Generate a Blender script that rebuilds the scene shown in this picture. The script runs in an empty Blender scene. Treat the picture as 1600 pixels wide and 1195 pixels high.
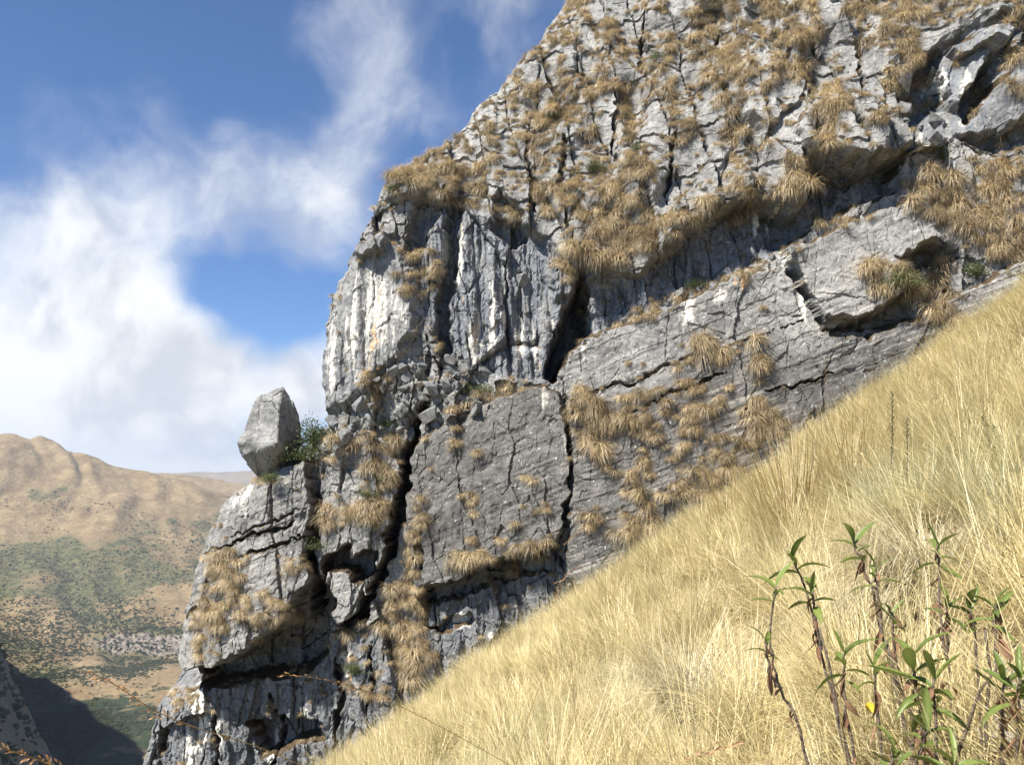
import bpy, bmesh, math, random
import numpy as np
from mathutils import Vector, Euler, Matrix

random.seed(7)
rng = np.random.default_rng(7)
SC = bpy.context.scene
COL = SC.collection

# ------------------------------------------------------------------ camera
F = 1443.0            # focal length of the photograph in its own pixels (1600 wide)
PITCH = math.radians(6.0)
cam_d = bpy.data.cameras.new('camera')
cam_d.sensor_width = 36.0
cam_d.lens = 36.0 * F / 1600.0
cam_d.clip_start = 0.05
cam_d.clip_end = 40000.0
cam = bpy.data.objects.new('camera', cam_d)
COL.objects.link(cam)
cam.location = (0, 0, 0)
cam.rotation_euler = (math.radians(90) + PITCH, 0, 0)
SC.camera = cam

CP, SP = math.cos(PITCH), math.sin(PITCH)


def slope_of(u, v):
    """x/y and z/y of the direction in which the photograph shows (u, v)."""
    a = (np.asarray(u, float) - 800.0) / F
    b = (597.5 - np.asarray(v, float)) / F
    y = CP - b * SP
    return a / y, (SP + b * CP) / y


def where_seen(x, y, z):
    d = y * CP + z * SP
    return 800.0 + F * x / d, 597.5 - F * (z * CP - y * SP) / d


# ------------------------------------------------------------------ sun and sky
SUN = Vector((-0.50, -0.36, 0.79)).normalized()
sun_d = bpy.data.lights.new('sun', 'SUN')
sun_d.energy = 5.0
sun_d.angle = math.radians(0.53)
sun_d.color = (1.0, 0.955, 0.87)
sun = bpy.data.objects.new('sun', sun_d)
COL.objects.link(sun)
sun.rotation_euler = SUN.to_track_quat('Z', 'Y').to_euler()
sun.location = (-20, -20, 40)

vs = SC.view_settings
vs.view_transform = 'Standard'
vs.look = 'None'
vs.exposure = 1.12
vs.gamma = 1.0
vs.use_curve_mapping = False
SC.cycles.max_bounces = 6
SC.cycles.diffuse_bounces = 1
SC.cycles.transmission_bounces = 3
SC.cycles.volume_bounces = 0

world = bpy.data.worlds.new('World')
SC.world = world
world.use_nodes = True
WN, WL = world.node_tree.nodes, world.node_tree.links
WN.clear()


class NT:
    """Small helper for building node trees."""

    def __init__(self, tree):
        self.t = tree

    def n(self, kind, **kw):
        o = self.t.nodes.new(kind)
        for k, v in kw.items():
            setattr(o, k, v)
        return o

    def set(self, sock, v):
        if hasattr(v, 'is_linked') or isinstance(v, bpy.types.NodeSocket):
            self.t.links.new(v, sock)
        else:
            if isinstance(v, (tuple, list)) and len(v) == 3 and sock.type == 'RGBA':
                v = (*v, 1.0)
            sock.default_value = v

    def math(self, op, a, b=0.0, c=None, clamp=False):
        o = self.n('ShaderNodeMath', operation=op, use_clamp=clamp)
        self.set(o.inputs[0], a)
        self.set(o.inputs[1], b)
        if c is not None:
            self.set(o.inputs[2], c)
        return o.outputs[0]

    def vmath(self, op, a, b=(0, 0, 0), s=None):
        o = self.n('ShaderNodeVectorMath', operation=op)
        self.set(o.inputs[0], a)
        self.set(o.inputs[1], b)
        if s is not None:
            self.set(o.inputs['Scale'], s)
        return o.outputs['Value'] if op in ('LENGTH', 'DOT_PRODUCT', 'DISTANCE') else o.outputs[0]

    def noise(self, vec, scale, detail=4.0, rough=0.55, dist=0.0, out='Fac'):
        o = self.n('ShaderNodeTexNoise')
        self.set(o.inputs['Vector'], vec)
        o.inputs['Scale'].default_value = scale
        o.inputs['Detail'].default_value = detail
        o.inputs['Roughness'].default_value = rough
        o.inputs['Distortion'].default_value = dist
        return o.outputs[out]

    def ramp(self, fac, lo, hi, a=0.0, b=1.0, smooth=True):
        o = self.n('ShaderNodeMapRange')
        o.interpolation_type = 'SMOOTHSTEP' if smooth else 'LINEAR'
        self.set(o.inputs['Value'], fac)
        o.inputs['From Min'].default_value = lo
        o.inputs['From Max'].default_value = hi
        o.inputs['To Min'].default_value = a
        o.inputs['To Max'].default_value = b
        return o.outputs['Result']

    def mix(self, fac, a, b, mode='MIX'):
        o = self.n('ShaderNodeMix', data_type='RGBA', blend_type=mode)
        self.set(o.inputs['Factor'], fac)
        self.set(o.inputs['A'], a) if False else self.set(o.inputs[6], a)
        self.set(o.inputs[7], b)
        return o.outputs[2]

    def attr(self, name):
        o = self.n('ShaderNodeAttribute', attribute_name=name)
        return o.outputs['Fac']


def build_sky():
    g = NT(world.node_tree)
    sky = g.n('ShaderNodeTexSky', sky_type='NISHITA', sun_disc=False)
    sky.sun_elevation = math.asin(SUN.z)
    sky.sun_rotation = math.atan2(SUN.x, SUN.y)
    sky.altitude = 3400.0
    sky.air_density = 1.0
    sky.dust_density = 0.3
    sky.ozone_density = 1.6
    tc = g.n('ShaderNodeTexCoord')
    d = tc.outputs['Generated']
    warp = g.noise(d, 5.0, 3.0, 0.5, out='Color')
    warp = g.vmath('SUBTRACT', warp, (0.5, 0.5, 0.5))
    dw = g.vmath('ADD', d, g.vmath('SCALE', warp, (0, 0, 0), 0.16))
    # even broken cloud all round the sky, gathered into a few banks
    n1 = g.noise(g.vmath('MULTIPLY', dw, (1.0, 1.0, 1.25)), 4.6, 9.0, 0.55)
    n2 = g.noise(g.vmath('ADD', dw, (3.1, 0.7, 1.9)), 15.0, 7.0, 0.58)
    dens = g.math('ADD', g.ramp(n1, 0.30, 0.70, 0.10, 0.50, smooth=False), g.ramp(n2, 0.3, 0.7, -0.13, 0.13, smooth=False))
    banks = [(90, 640, 270, .72), (20, 380, 190, .42), (270, 560, 130, .50), (340, 565, 75, .42), (455, 618, 75, .85), (470, 322, 150, .56), (560, 330, 70, .2),
             (230, 300, 160, .40), (600, 190, 120, .26), (540, 80, 130, .20), (820, 10, 100, .30), (70, 185, 70, .12), (320, 690, 190, .62),
             (385, 470, 105, -.42), (470, 480, 80, -.25), (150, 60, 260, -.34), (400, 140, 110, -.10), (700, 60, 70, -.06), (300, 445, 50, -.12)]
    for u, v, r, amp in banks:
        sx, sz = slope_of(u, v)
        c = Vector((float(sx), 1.0, float(sz))).normalized()
        dist = g.vmath('DISTANCE', dw, tuple(c))
        fall = g.ramp(dist, 0.15 * r / F, 1.35 * r / F, amp, 0.0)
        dens = g.math('ADD', dens, fall)
    thick = g.ramp(dens, 0.22, 1.22)
    shade = g.noise(dw, 9.0, 6.0, 0.5)
    shade = g.ramp(g.math('ADD', shade, g.math('MULTIPLY', n2, 0.5)), 0.60, 0.86, 0.0, 1.0)
    col = g.mix(shade, (5.8, 6.1, 6.7, 1), (8.9, 9.0, 9.1, 1))
    tint = g.mix(1.0, sky.outputs['Color'], (0.60, 0.96, 1.30, 1), 'MULTIPLY')
    allc = g.mix(thick, tint, col)
    bg = g.n('ShaderNodeBackground')
    g.set(bg.inputs['Color'], allc)
    bg.inputs['Strength'].default_value = 0.056
    out = g.n('ShaderNodeOutputWorld')
    WL.new(bg.outputs[0], out.inputs['Surface'])


build_sky()

# ------------------------------------------------------------------ helpers


def material(name):
    m = bpy.data.materials.new(name)
    m.use_nodes = True
    m.node_tree.nodes.clear()
    g = NT(m.node_tree)
    out = g.n('ShaderNodeOutputMaterial')
    return m, g, out


def tag(o, label=None, category=None, group=None, kind=None):
    for k, v in (('label', label), ('category', category), ('group', group), ('kind', kind)):
        if v:
            o[k] = v
    return o


def link(o, parent=None):
    COL.objects.link(o)
    if parent is not None:
        o.parent = parent
    return o


def mesh_np(name, verts, faces=None, tris=None, quads=None, mats=(), attrs=None, smooth=False):
    me = bpy.data.meshes.new(name)
    verts = np.ascontiguousarray(verts, dtype=np.float32)
    if quads is not None and tris is not None:
        loops = np.concatenate([np.asarray(quads).ravel(), np.asarray(tris).ravel()])
        tot = np.concatenate([np.full(len(quads), 4), np.full(len(tris), 3)])
    elif quads is not None:
        loops = np.asarray(quads).ravel()
        tot = np.full(len(quads), 4)
    else:
        loops = np.asarray(tris).ravel()
        tot = np.full(len(tris), 3)
    me.vertices.add(len(verts))
    me.vertices.foreach_set('co', verts.ravel())
    me.loops.add(len(loops))
    me.loops.foreach_set('vertex_index', loops.astype(np.int32))
    me.polygons.add(len(tot))
    start = np.concatenate([[0], np.cumsum(tot)[:-1]]).astype(np.int32)
    me.polygons.foreach_set('loop_start', start)
    me.polygons.foreach_set('use_smooth', np.full(len(tot), smooth))
    me.update(calc_edges=True)
    for k, a in (attrs or {}).items():
        at = me.attributes.new(k, 'FLOAT', 'POINT')
        at.data.foreach_set('value', np.ascontiguousarray(a, dtype=np.float32))
    for m in mats:
        me.materials.append(m)
    return me


def obj(name, me, parent=None):
    return link(bpy.data.objects.new(name, me), parent)


def empty(name, loc):
    o = bpy.data.objects.new(name, None)
    o.empty_display_size = 0.1
    o.location = loc
    return link(o)


def hash2(i, j, seed):
    h = (i.astype(np.int64) * 374761393 + j.astype(np.int64) * 668265263 + seed * 1442695041) & 0xFFFFFFFF
    h = ((h ^ (h >> 13)) * 1274126177) & 0xFFFFFFFF
    h = ((h ^ (h >> 16)) * 2246822519) & 0xFFFFFFFF
    return ((h ^ (h >> 15)) & 0xFFFFFF) / float(0x1000000)


def vnoise(x, y, seed=0):
    i, j = np.floor(x).astype(np.int64), np.floor(y).astype(np.int64)
    fx, fy = x - i, y - j
    fx = fx * fx * fx * (fx * (fx * 6 - 15) + 10)
    fy = fy * fy * fy * (fy * (fy * 6 - 15) + 10)
    a, b = hash2(i, j, seed), hash2(i + 1, j, seed)
    c, d = hash2(i, j + 1, seed), hash2(i + 1, j + 1, seed)
    return (a + (b - a) * fx) * (1 - fy) + (c + (d - c) * fx) * fy


def fbm(x, y, seed=0, octaves=4, gain=0.5):
    s, a, t = 0.0, 1.0, 0.0
    for k in range(octaves):
        s = s + a * vnoise(x * 2 ** k + 17.3 * k, y * 2 ** k - 9.1 * k, seed + k)
        t += a
        a *= gain
    return s / t


def cells(x, y, seed=0):
    """Nearest and second-nearest distance, three random numbers of the cell, offset from its centre."""
    i0, j0 = np.floor(x).astype(np.int64), np.floor(y).astype(np.int64)
    f1 = np.full(x.shape, 9.0)
    f2 = np.full(x.shape, 9.0)
    ci, cj = i0.copy(), j0.copy()
    dx, dy = np.zeros_like(x), np.zeros_like(x)
    for a in (-1, 0, 1):
        for b in (-1, 0, 1):
            ii, jj = i0 + a, j0 + b
            px = ii + 0.1 + 0.8 * hash2(ii, jj, seed)
            py = jj + 0.1 + 0.8 * hash2(ii, jj, seed + 77)
            ex, ey = x - px, y - py
            d = np.sqrt(ex * ex + ey * ey)
            near = d < f1
            f2 = np.where(near, f1, np.minimum(f2, d))
            f1 = np.where(near, d, f1)
            ci, cj = np.where(near, ii, ci), np.where(near, jj, cj)
            dx, dy = np.where(near, ex, dx), np.where(near, ey, dy)
    return f1, f2, hash2(ci, cj, seed + 5), hash2(ci, cj, seed + 6), hash2(ci, cj, seed + 8), dx, dy


def sstep(a, b, x):
    t = np.clip((x - a) / (b - a), 0, 1)
    return t * t * (3 - 2 * t)


def line_dist(P, u, v):
    """Distance to a polyline and how far along it (0..1) the nearest point lies."""
    best = np.full(u.shape, 1e9)
    along = np.zeros(u.shape)
    n = len(P) - 1
    for k in range(n):
        (ax, ay), (bx, by) = P[k], P[k + 1]
        ex, ey = bx - ax, by - ay
        t = np.clip(((u - ax) * ex + (v - ay) * ey) / (ex * ex + ey * ey + 1e-9), 0, 1)
        d = np.hypot(u - ax - t * ex, v - ay - t * ey)
        near = d < best
        best = np.where(near, d, best)
        along = np.where(near, (k + t) / n, along)
    return best, along


def poly_sd(P, u, v):
    """Signed distance to a polygon, positive inside."""
    d, _ = line_dist(list(P) + [P[0]], u, v)
    ins = np.zeros(u.shape, bool)
    n = len(P)
    for k in range(n):
        (ax, ay), (bx, by) = P[k], P[(k + 1) % n]
        if ay == by:
            continue
        c = ((ay > v) != (by > v)) & (u < (bx - ax) * (v - ay) / (by - ay) + ax)
        ins ^= c
    return np.where(ins, d, -d)


def instancer(name, pts, rots, scales, idx, sources, mats=()):
    """ONE object of uncountable stuff: a cloud of points that carries copies of a few source meshes."""
    me = bpy.data.meshes.new(name)
    me.vertices.add(len(pts))
    me.vertices.foreach_set('co', np.ascontiguousarray(pts, np.float32).ravel())
    a = me.attributes.new('turn', 'FLOAT_VECTOR', 'POINT')
    a.data.foreach_set('vector', np.ascontiguousarray(rots, np.float32).ravel())
    a = me.attributes.new('size', 'FLOAT', 'POINT')
    a.data.foreach_set('value', np.ascontiguousarray(scales, np.float32))
    a = me.attributes.new('pick', 'INT', 'POINT')
    a.data.foreach_set('value', np.ascontiguousarray(idx, np.int32))
    o = obj(name, me)
    src = bpy.data.collections.new(name + '_kinds')
    for k, m in enumerate(sources):
        s = bpy.data.objects.new('%s_kind_%02d' % (name, k), m)
        src.objects.link(s)
    t = bpy.data.node_groups.new(name, 'GeometryNodeTree')
    t.interface.new_socket('Geometry', in_out='INPUT', socket_type='NodeSocketGeometry')
    t.interface.new_socket('Geometry', in_out='OUTPUT', socket_type='NodeSocketGeometry')
    gi, go = t.nodes.new('NodeGroupInput'), t.nodes.new('NodeGroupOutput')
    ci = t.nodes.new('GeometryNodeCollectionInfo')
    ci.inputs['Collection'].default_value = src
    ci.inputs['Separate Children'].default_value = True
    ci.inputs['Reset Children'].default_value = True
    ip = t.nodes.new('GeometryNodeInstanceOnPoints')
    ip.inputs['Pick Instance'].default_value = True

    def named(nm, dt):
        q = t.nodes.new('GeometryNodeInputNamedAttribute')
        q.data_type = dt
        q.inputs['Name'].default_value = nm
        return next(s for s in q.outputs if s.name == 'Attribute' and s.enabled)
    L = t.links
    L.new(gi.outputs[0], ip.inputs['Points'])
    L.new(ci.outputs[0], ip.inputs['Instance'])
    L.new(named('pick', 'INT'), ip.inputs['Instance Index'])
    e2r = t.nodes.new('FunctionNodeEulerToRotation')
    L.new(named('turn', 'FLOAT_VECTOR'), e2r.inputs[0])
    L.new(e2r.outputs[0], ip.inputs['Rotation'])
    L.new(named('size', 'FLOAT'), ip.inputs['Scale'])
    L.new(ip.outputs[0], go.inputs[0])
    md = o.modifiers.new('scatter', 'NODES')
    md.node_group = t
    return o

# ------------------------------------------------------------------ materials


def rock_material():
    m, g, out = material('limestone')
    tc = g.n('ShaderNodeTexCoord')
    P = tc.outputs['Object']
    big = g.noise(P, 0.35, 5, 0.6)
    mid = g.noise(P, 2.2, 6, 0.62)
    fine = g.noise(P, 11.0, 5, 0.65)
    stretch = g.vmath('MULTIPLY', P, (3.4, 3.4, 0.22))
    drip = g.noise(stretch, 1.0, 5, 0.6)
    drip2 = g.noise(g.vmath('ADD', stretch, (31.0, 7.0, 4.0)), 1.7, 4, 0.6)
    # weathered grey in a few tones
    base = g.mix(g.ramp(mid, 0.32, 0.68), (0.125, 0.123, 0.120, 1), (0.31, 0.302, 0.285, 1))
    base = g.mix(g.ramp(big, 0.42, 0.62, 0.0, 0.5), base, (0.43, 0.415, 0.385, 1))
    base = g.mix(g.ramp(fine, 0.30, 0.75, 0.0, 0.55), base, (0.13, 0.128, 0.125, 1))
    # brown-grey old slabs low on the wall
    base = g.mix(g.math('MULTIPLY', g.attr('old'), 0.95), base, g.mix(g.ramp(mid, 0.3, 0.7), (0.058, 0.054, 0.050, 1), (0.125, 0.117, 0.107, 1)))
    # bedding: thin pale and dark beds that climb to the right
    sp = g.n('ShaderNodeSeparateXYZ')
    g.set(sp.inputs[0], P)
    bq = g.math('SUBTRACT', sp.outputs['Z'], g.math('MULTIPLY', sp.outputs['X'], 0.40))
    cb = g.n('ShaderNodeCombineXYZ')
    g.set(cb.inputs[0], g.math('ADD', g.math('MULTIPLY', bq, 7.0), g.math('MULTIPLY', mid, 0.9)))
    g.set(cb.inputs[1], g.math('MULTIPLY', sp.outputs['X'], 0.22))
    beds = g.noise(cb.outputs[0], 1.0, 4, 0.7)
    patch = g.ramp(g.noise(P, 0.42, 3, 0.5), 0.42, 0.60)
    bedf = g.math('MULTIPLY', g.attr('bed'), patch)
    base = g.mix(g.math('MULTIPLY', bedf, g.ramp(beds, 0.50, 0.62, 0.0, 0.75)), base, (0.40, 0.375, 0.33, 1))
    base = g.mix(g.math('MULTIPLY', bedf, g.ramp(beds, 0.36, 0.45, 0.7, 0.0)), base, (0.045, 0.042, 0.040, 1))
    # wall washed blue-grey by water
    wash = g.math('MULTIPLY', g.attr('wash'), g.ramp(drip, 0.30, 0.58))
    base = g.mix(wash, base, (0.155, 0.168, 0.190, 1))
    # white and orange runs of lime
    wf = g.ramp(g.math('ADD', g.attr('white'), g.math('MULTIPLY', g.math('SUBTRACT', drip, 0.5), 1.7)), 0.34, 0.68)
    wf = g.math('MULTIPLY', wf, g.ramp(fine, 0.28, 0.5, 0.45, 1.0))
    base = g.mix(wf, base, (0.72, 0.68, 0.60, 1))
    of = g.ramp(g.math('ADD', g.attr('orange'), g.math('MULTIPLY', g.math('SUBTRACT', drip2, 0.5), 1.6)), 0.50, 0.82)
    base = g.mix(g.math('MULTIPLY', of, 0.85), base, (0.55, 0.34, 0.17, 1))
    # black wet runs, and shade under the overhangs put into the colour
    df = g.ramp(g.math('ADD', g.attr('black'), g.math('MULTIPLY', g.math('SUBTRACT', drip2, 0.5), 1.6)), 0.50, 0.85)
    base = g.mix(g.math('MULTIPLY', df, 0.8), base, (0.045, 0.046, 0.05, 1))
    # lichen: pale crusts and dark pits
    vo = g.n('ShaderNodeTexVoronoi', feature='F1')
    g.set(vo.inputs['Vector'], g.vmath('ADD', P, g.vmath('SCALE', g.noise(P, 3.0, 2, 0.5, out='Color'), (0, 0, 0), 0.5)))
    vo.inputs['Scale'].default_value = 7.5
    spot = g.ramp(vo.outputs['Distance'], 0.16, 0.30, 1.0, 0.0)
    pick = g.math('GREATER_THAN', g.noise(P, 4.7, 2, 0.5), 0.56)
    base = g.mix(g.math('MULTIPLY', spot, g.math('MULTIPLY', pick, 0.7)), base, (0.56, 0.55, 0.52, 1))
    pit = g.math('GREATER_THAN', g.noise(g.vmath('ADD', P, (9, 3, 5)), 6.5, 5, 0.62), 0.585)
    base = g.mix(g.math('MULTIPLY', pit, 0.55), base, (0.05, 0.047, 0.043, 1))
    # soil and moss on the ledges and in the joints
    sf = g.ramp(g.math('ADD', g.attr('soil'), g.math('MULTIPLY', g.math('SUBTRACT', mid, 0.5), 1.2)), 0.35, 0.7)
    base = g.mix(sf, base, g.mix(g.ramp(fine, 0.3, 0.7), (0.038, 0.027, 0.016, 1), (0.105, 0.072, 0.040, 1)))
    bs = g.n('ShaderNodeBsdfPrincipled')
    g.set(bs.inputs['Base Color'], base)
    bs.inputs['Roughness'].default_value = 0.88
    bs.inputs['Specular IOR Level'].default_value = 0.25
    bump = g.n('ShaderNodeBump')
    bump.inputs['Strength'].default_value = 0.75
    bump.inputs['Distance'].default_value = 0.05
    rough = g.math('ADD', g.math('MULTIPLY', fine, 0.6), g.math('MULTIPLY', g.noise(P, 30.0, 3, 0.6), 0.35))
    g.set(bump.inputs['Height'], rough)
    g.t.links.new(bump.outputs[0], bs.inputs['Normal'])
    g.t.links.new(bs.outputs[0], out.inputs['Surface'])
    return m


def straw_material(name, tones, base_tone, translucent=0.25, vary=0.35):
    """Dry grass: per-blade tone, brown dead sheaths at the foot (pale bunch: with painted base shade), each clump a little different."""
    m, g, out = material(name)
    cr = g.n('ShaderNodeValToRGB')
    el = cr.color_ramp.elements
    while len(el) < len(tones):
        el.new(0.5)
    for k, c in enumerate(tones):
        el[k].position = k / (len(tones) - 1)
        el[k].color = (*c, 1)
    g.set(cr.inputs[0], g.attr('tone'))
    info = g.n('ShaderNodeObjectInfo')
    r = g.ramp(info.outputs['Random'], 0, 1, 1.0 - vary, 1.0 + vary * 0.6, smooth=False)
    col = g.mix(1.0, cr.outputs[0], g.n('ShaderNodeCombineColor').outputs[0], 'MULTIPLY')
    cc = col.node.inputs[7].links[0].from_node
    for k in range(3):
        g.set(cc.inputs[k], r)
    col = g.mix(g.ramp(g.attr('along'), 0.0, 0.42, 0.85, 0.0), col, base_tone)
    d = g.n('ShaderNodeBsdfDiffuse')
    g.set(d.inputs['Color'], col)
    t = g.n('ShaderNodeBsdfTranslucent')
    g.set(t.inputs['Color'], col)
    mx = g.n('ShaderNodeMixShader')
    mx.inputs[0].default_value = translucent
    g.t.links.new(d.outputs[0], mx.inputs[1])
    g.t.links.new(t.outputs[0], mx.inputs[2])
    gl = g.n('ShaderNodeBsdfGlossy')
    gl.inputs['Roughness'].default_value = 0.5
    gl.inputs['Color'].default_value = (1, 1, 1, 1)
    m2 = g.n('ShaderNodeMixShader')
    m2.inputs[0].default_value = 0.05
    g.t.links.new(mx.outputs[0], m2.inputs[1])
    g.t.links.new(gl.outputs[0], m2.inputs[2])
    g.t.links.new(m2.outputs[0], out.inputs['Surface'])
    return m


def leaf_material(name, a, b, rough=0.45, trans=0.3):
    m, g, out = material(name)
    info = g.n('ShaderNodeObjectInfo')
    tc = g.n('ShaderNodeTexCoord')
    n = g.noise(tc.outputs['Object'], 30.0, 3, 0.6)
    f = g.math('ADD', g.math('MULTIPLY', g.attr('tone'), 0.7), g.math('MULTIPLY', info.outputs['Random'], 0.5))
    f = g.math('ADD', f, g.math('MULTIPLY', g.math('SUBTRACT', n, 0.5), 0.5), clamp=True)
    col = g.mix(f, (*a, 1), (*b, 1))
    bs = g.n('ShaderNodeBsdfPrincipled')
    g.set(bs.inputs['Base Color'], col)
    bs.inputs['Roughness'].default_value = rough
    bs.inputs['Specular IOR Level'].default_value = 0.35
    t = g.n('ShaderNodeBsdfTranslucent')
    g.set(t.inputs['Color'], col)
    mx = g.n('ShaderNodeMixShader')
    mx.inputs[0].default_value = trans
    g.t.links.new(bs.outputs[0], mx.inputs[1])
    g.t.links.new(t.outputs[0], mx.inputs[2])
    g.t.links.new(mx.outputs[0], out.inputs['Surface'])
    return m


def plain_material(name, a, b, scale=20.0, rough=0.85):
    m, g, out = material(name)
    tc = g.n('ShaderNodeTexCoord')
    n = g.noise(tc.outputs['Object'], scale, 4, 0.6)
    bs = g.n('ShaderNodeBsdfPrincipled')
    g.set(bs.inputs['Base Color'], g.mix(g.ramp(n, 0.3, 0.7), (*a, 1), (*b, 1)))
    bs.inputs['Roughness'].default_value = rough
    bs.inputs['Specular IOR Level'].default_value = 0.25
    bp = g.n('ShaderNodeBump')
    bp.inputs['Strength'].default_value = 0.5
    bp.inputs['Distance'].default_value = 0.02
    g.set(bp.inputs['Height'], n)
    g.t.links.new(bp.outputs[0], bs.inputs['Normal'])
    g.t.links.new(bs.outputs[0], out.inputs['Surface'])
    return m


def terrain_material(name, bare):
    """Upland: tawny grass above, scrub below and in the gullies, bare rock where it is steep."""
    m, g, out = material(name)
    geo = g.n('ShaderNodeNewGeometry')
    P = geo.outputs['Position']
    n1 = g.noise(P, 0.0045, 7, 0.6)
    n2 = g.noise(P, 0.02, 6, 0.62)
    n3 = g.noise(P, 0.09, 5, 0.65)
    tawny = g.mix(g.ramp(n2, 0.3, 0.7), (0.175, 0.122, 0.066, 1), (0.30, 0.225, 0.128, 1))
    tawny = g.mix(g.ramp(n3, 0.4, 0.7, 0.0, 0.6), tawny, (0.135, 0.10, 0.058, 1))
    olive = g.mix(g.ramp(n3, 0.35, 0.65), (0.048, 0.054, 0.026, 1), (0.130, 0.118, 0.058, 1))
    f = g.math('ADD', g.attr('scrub'), g.math('MULTIPLY', g.math('SUBTRACT', n1, 0.5), 2.2))
    f = g.math('ADD', f, g.math('MULTIPLY', g.math('SUBTRACT', n2, 0.5), 1.5))
    col = g.mix(g.ramp(f, 0.35, 0.75), tawny, olive)
    dark = g.ramp(g.math('ADD', g.attr('wood'), g.math('MULTIPLY', g.math('SUBTRACT', n2, 0.5), 1.6)), 0.5, 0.7)
    col = g.mix(dark, col, (0.030, 0.042, 0.020, 1))
    sx = g.n('ShaderNodeSeparateXYZ')
    g.set(sx.inputs[0], geo.outputs['Normal'])
    steep = g.ramp(g.math('ADD', sx.outputs['Z'], g.math('MULTIPLY', g.math('SUBTRACT', n3, 0.5), 0.35)), 0.60, 0.80, 1.0, 0.0)
    rock = g.mix(g.ramp(n3, 0.3, 0.7), (0.10, 0.085, 0.075, 1), (0.34, 0.29, 0.24, 1))
    col = g.mix(g.math('MULTIPLY', steep, bare), col, rock)
    bs = g.n('ShaderNodeBsdfPrincipled')
    g.set(bs.inputs['Base Color'], col)
    bs.inputs['Roughness'].default_value = 0.95
    bs.inputs['Specular IOR Level'].default_value = 0.1
    bp = g.n('ShaderNodeBump')
    bp.inputs['Strength'].default_value = 0.8
    bp.inputs['Distance'].default_value = 6.0
    g.set(bp.inputs['Height'], n3)
    g.t.links.new(bp.outputs[0], bs.inputs['Normal'])
    g.t.links.new(bs.outputs[0], out.inputs['Surface'])
    return m


M_ROCK = rock_material()
M_FAR = terrain_material('upland', 1.0)
M_SPUR = terrain_material('spur_upland', 0.25)
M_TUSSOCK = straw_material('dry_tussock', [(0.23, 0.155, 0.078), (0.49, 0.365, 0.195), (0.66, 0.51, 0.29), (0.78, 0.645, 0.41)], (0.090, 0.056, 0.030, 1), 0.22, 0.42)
M_MEADOW = straw_material('ripe_meadow_grass', [(0.42, 0.32, 0.135), (0.60, 0.49, 0.23), (0.71, 0.60, 0.31), (0.80, 0.71, 0.44)], (0.34, 0.255, 0.125, 1), 0.3, 0.22)
M_PALE = straw_material('pale_bunch_grass', [(0.33, 0.27, 0.16), (0.55, 0.47, 0.29), (0.68, 0.60, 0.40), (0.78, 0.71, 0.52)], (0.13, 0.105, 0.07, 1), 0.25, 0.1)  # foot tone: dead sheaths, darkened further with base shade put into the colour
M_GREYGREEN = straw_material('grey_green_grass', [(0.24, 0.25, 0.125), (0.38, 0.385, 0.205), (0.53, 0.50, 0.29), (0.62, 0.56, 0.35)], (0.35, 0.30, 0.17, 1), 0.25, 0.15)
M_STALK = straw_material('seed_stalk', [(0.16, 0.10, 0.035), (0.27, 0.18, 0.065), (0.40, 0.29, 0.11), (0.55, 0.43, 0.19)], (0.30, 0.20, 0.08, 1), 0.2, 0.15)
M_SEED = leaf_material('ripe_seed', (0.22, 0.10, 0.06), (0.48, 0.30, 0.16), 0.7, 0.2)
M_SHRUB = leaf_material('shrub_leaf', (0.035, 0.055, 0.016), (0.13, 0.15, 0.055), 0.55, 0.25)
M_SCRUB = leaf_material('far_scrub', (0.028, 0.040, 0.018), (0.085, 0.095, 0.045), 0.8, 0.1)
M_LEAF = leaf_material('plant_leaf', (0.055, 0.088, 0.018), (0.21, 0.26, 0.065), 0.42, 0.3)
M_DRYLEAF = leaf_material('withered_leaf', (0.11, 0.055, 0.030), (0.30, 0.17, 0.10), 0.8, 0.2)
M_STEM = plain_material('plant_stem', (0.055, 0.038, 0.030), (0.20, 0.155, 0.12), 120.0)
M_TWIG = plain_material('shrub_twig', (0.05, 0.035, 0.025), (0.14, 0.10, 0.07), 40.0)
M_SOIL = plain_material('thatch_soil', (0.20, 0.15, 0.08), (0.38, 0.30, 0.17), 9.0)
M_PETAL = leaf_material('yellow_petal', (0.75, 0.50, 0.03), (0.85, 0.62, 0.06), 0.5, 0.3)
M_STONE = plain_material('path_stone', (0.22, 0.20, 0.18), (0.42, 0.39, 0.35), 14.0)

# ------------------------------------------------------------------ far country


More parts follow.
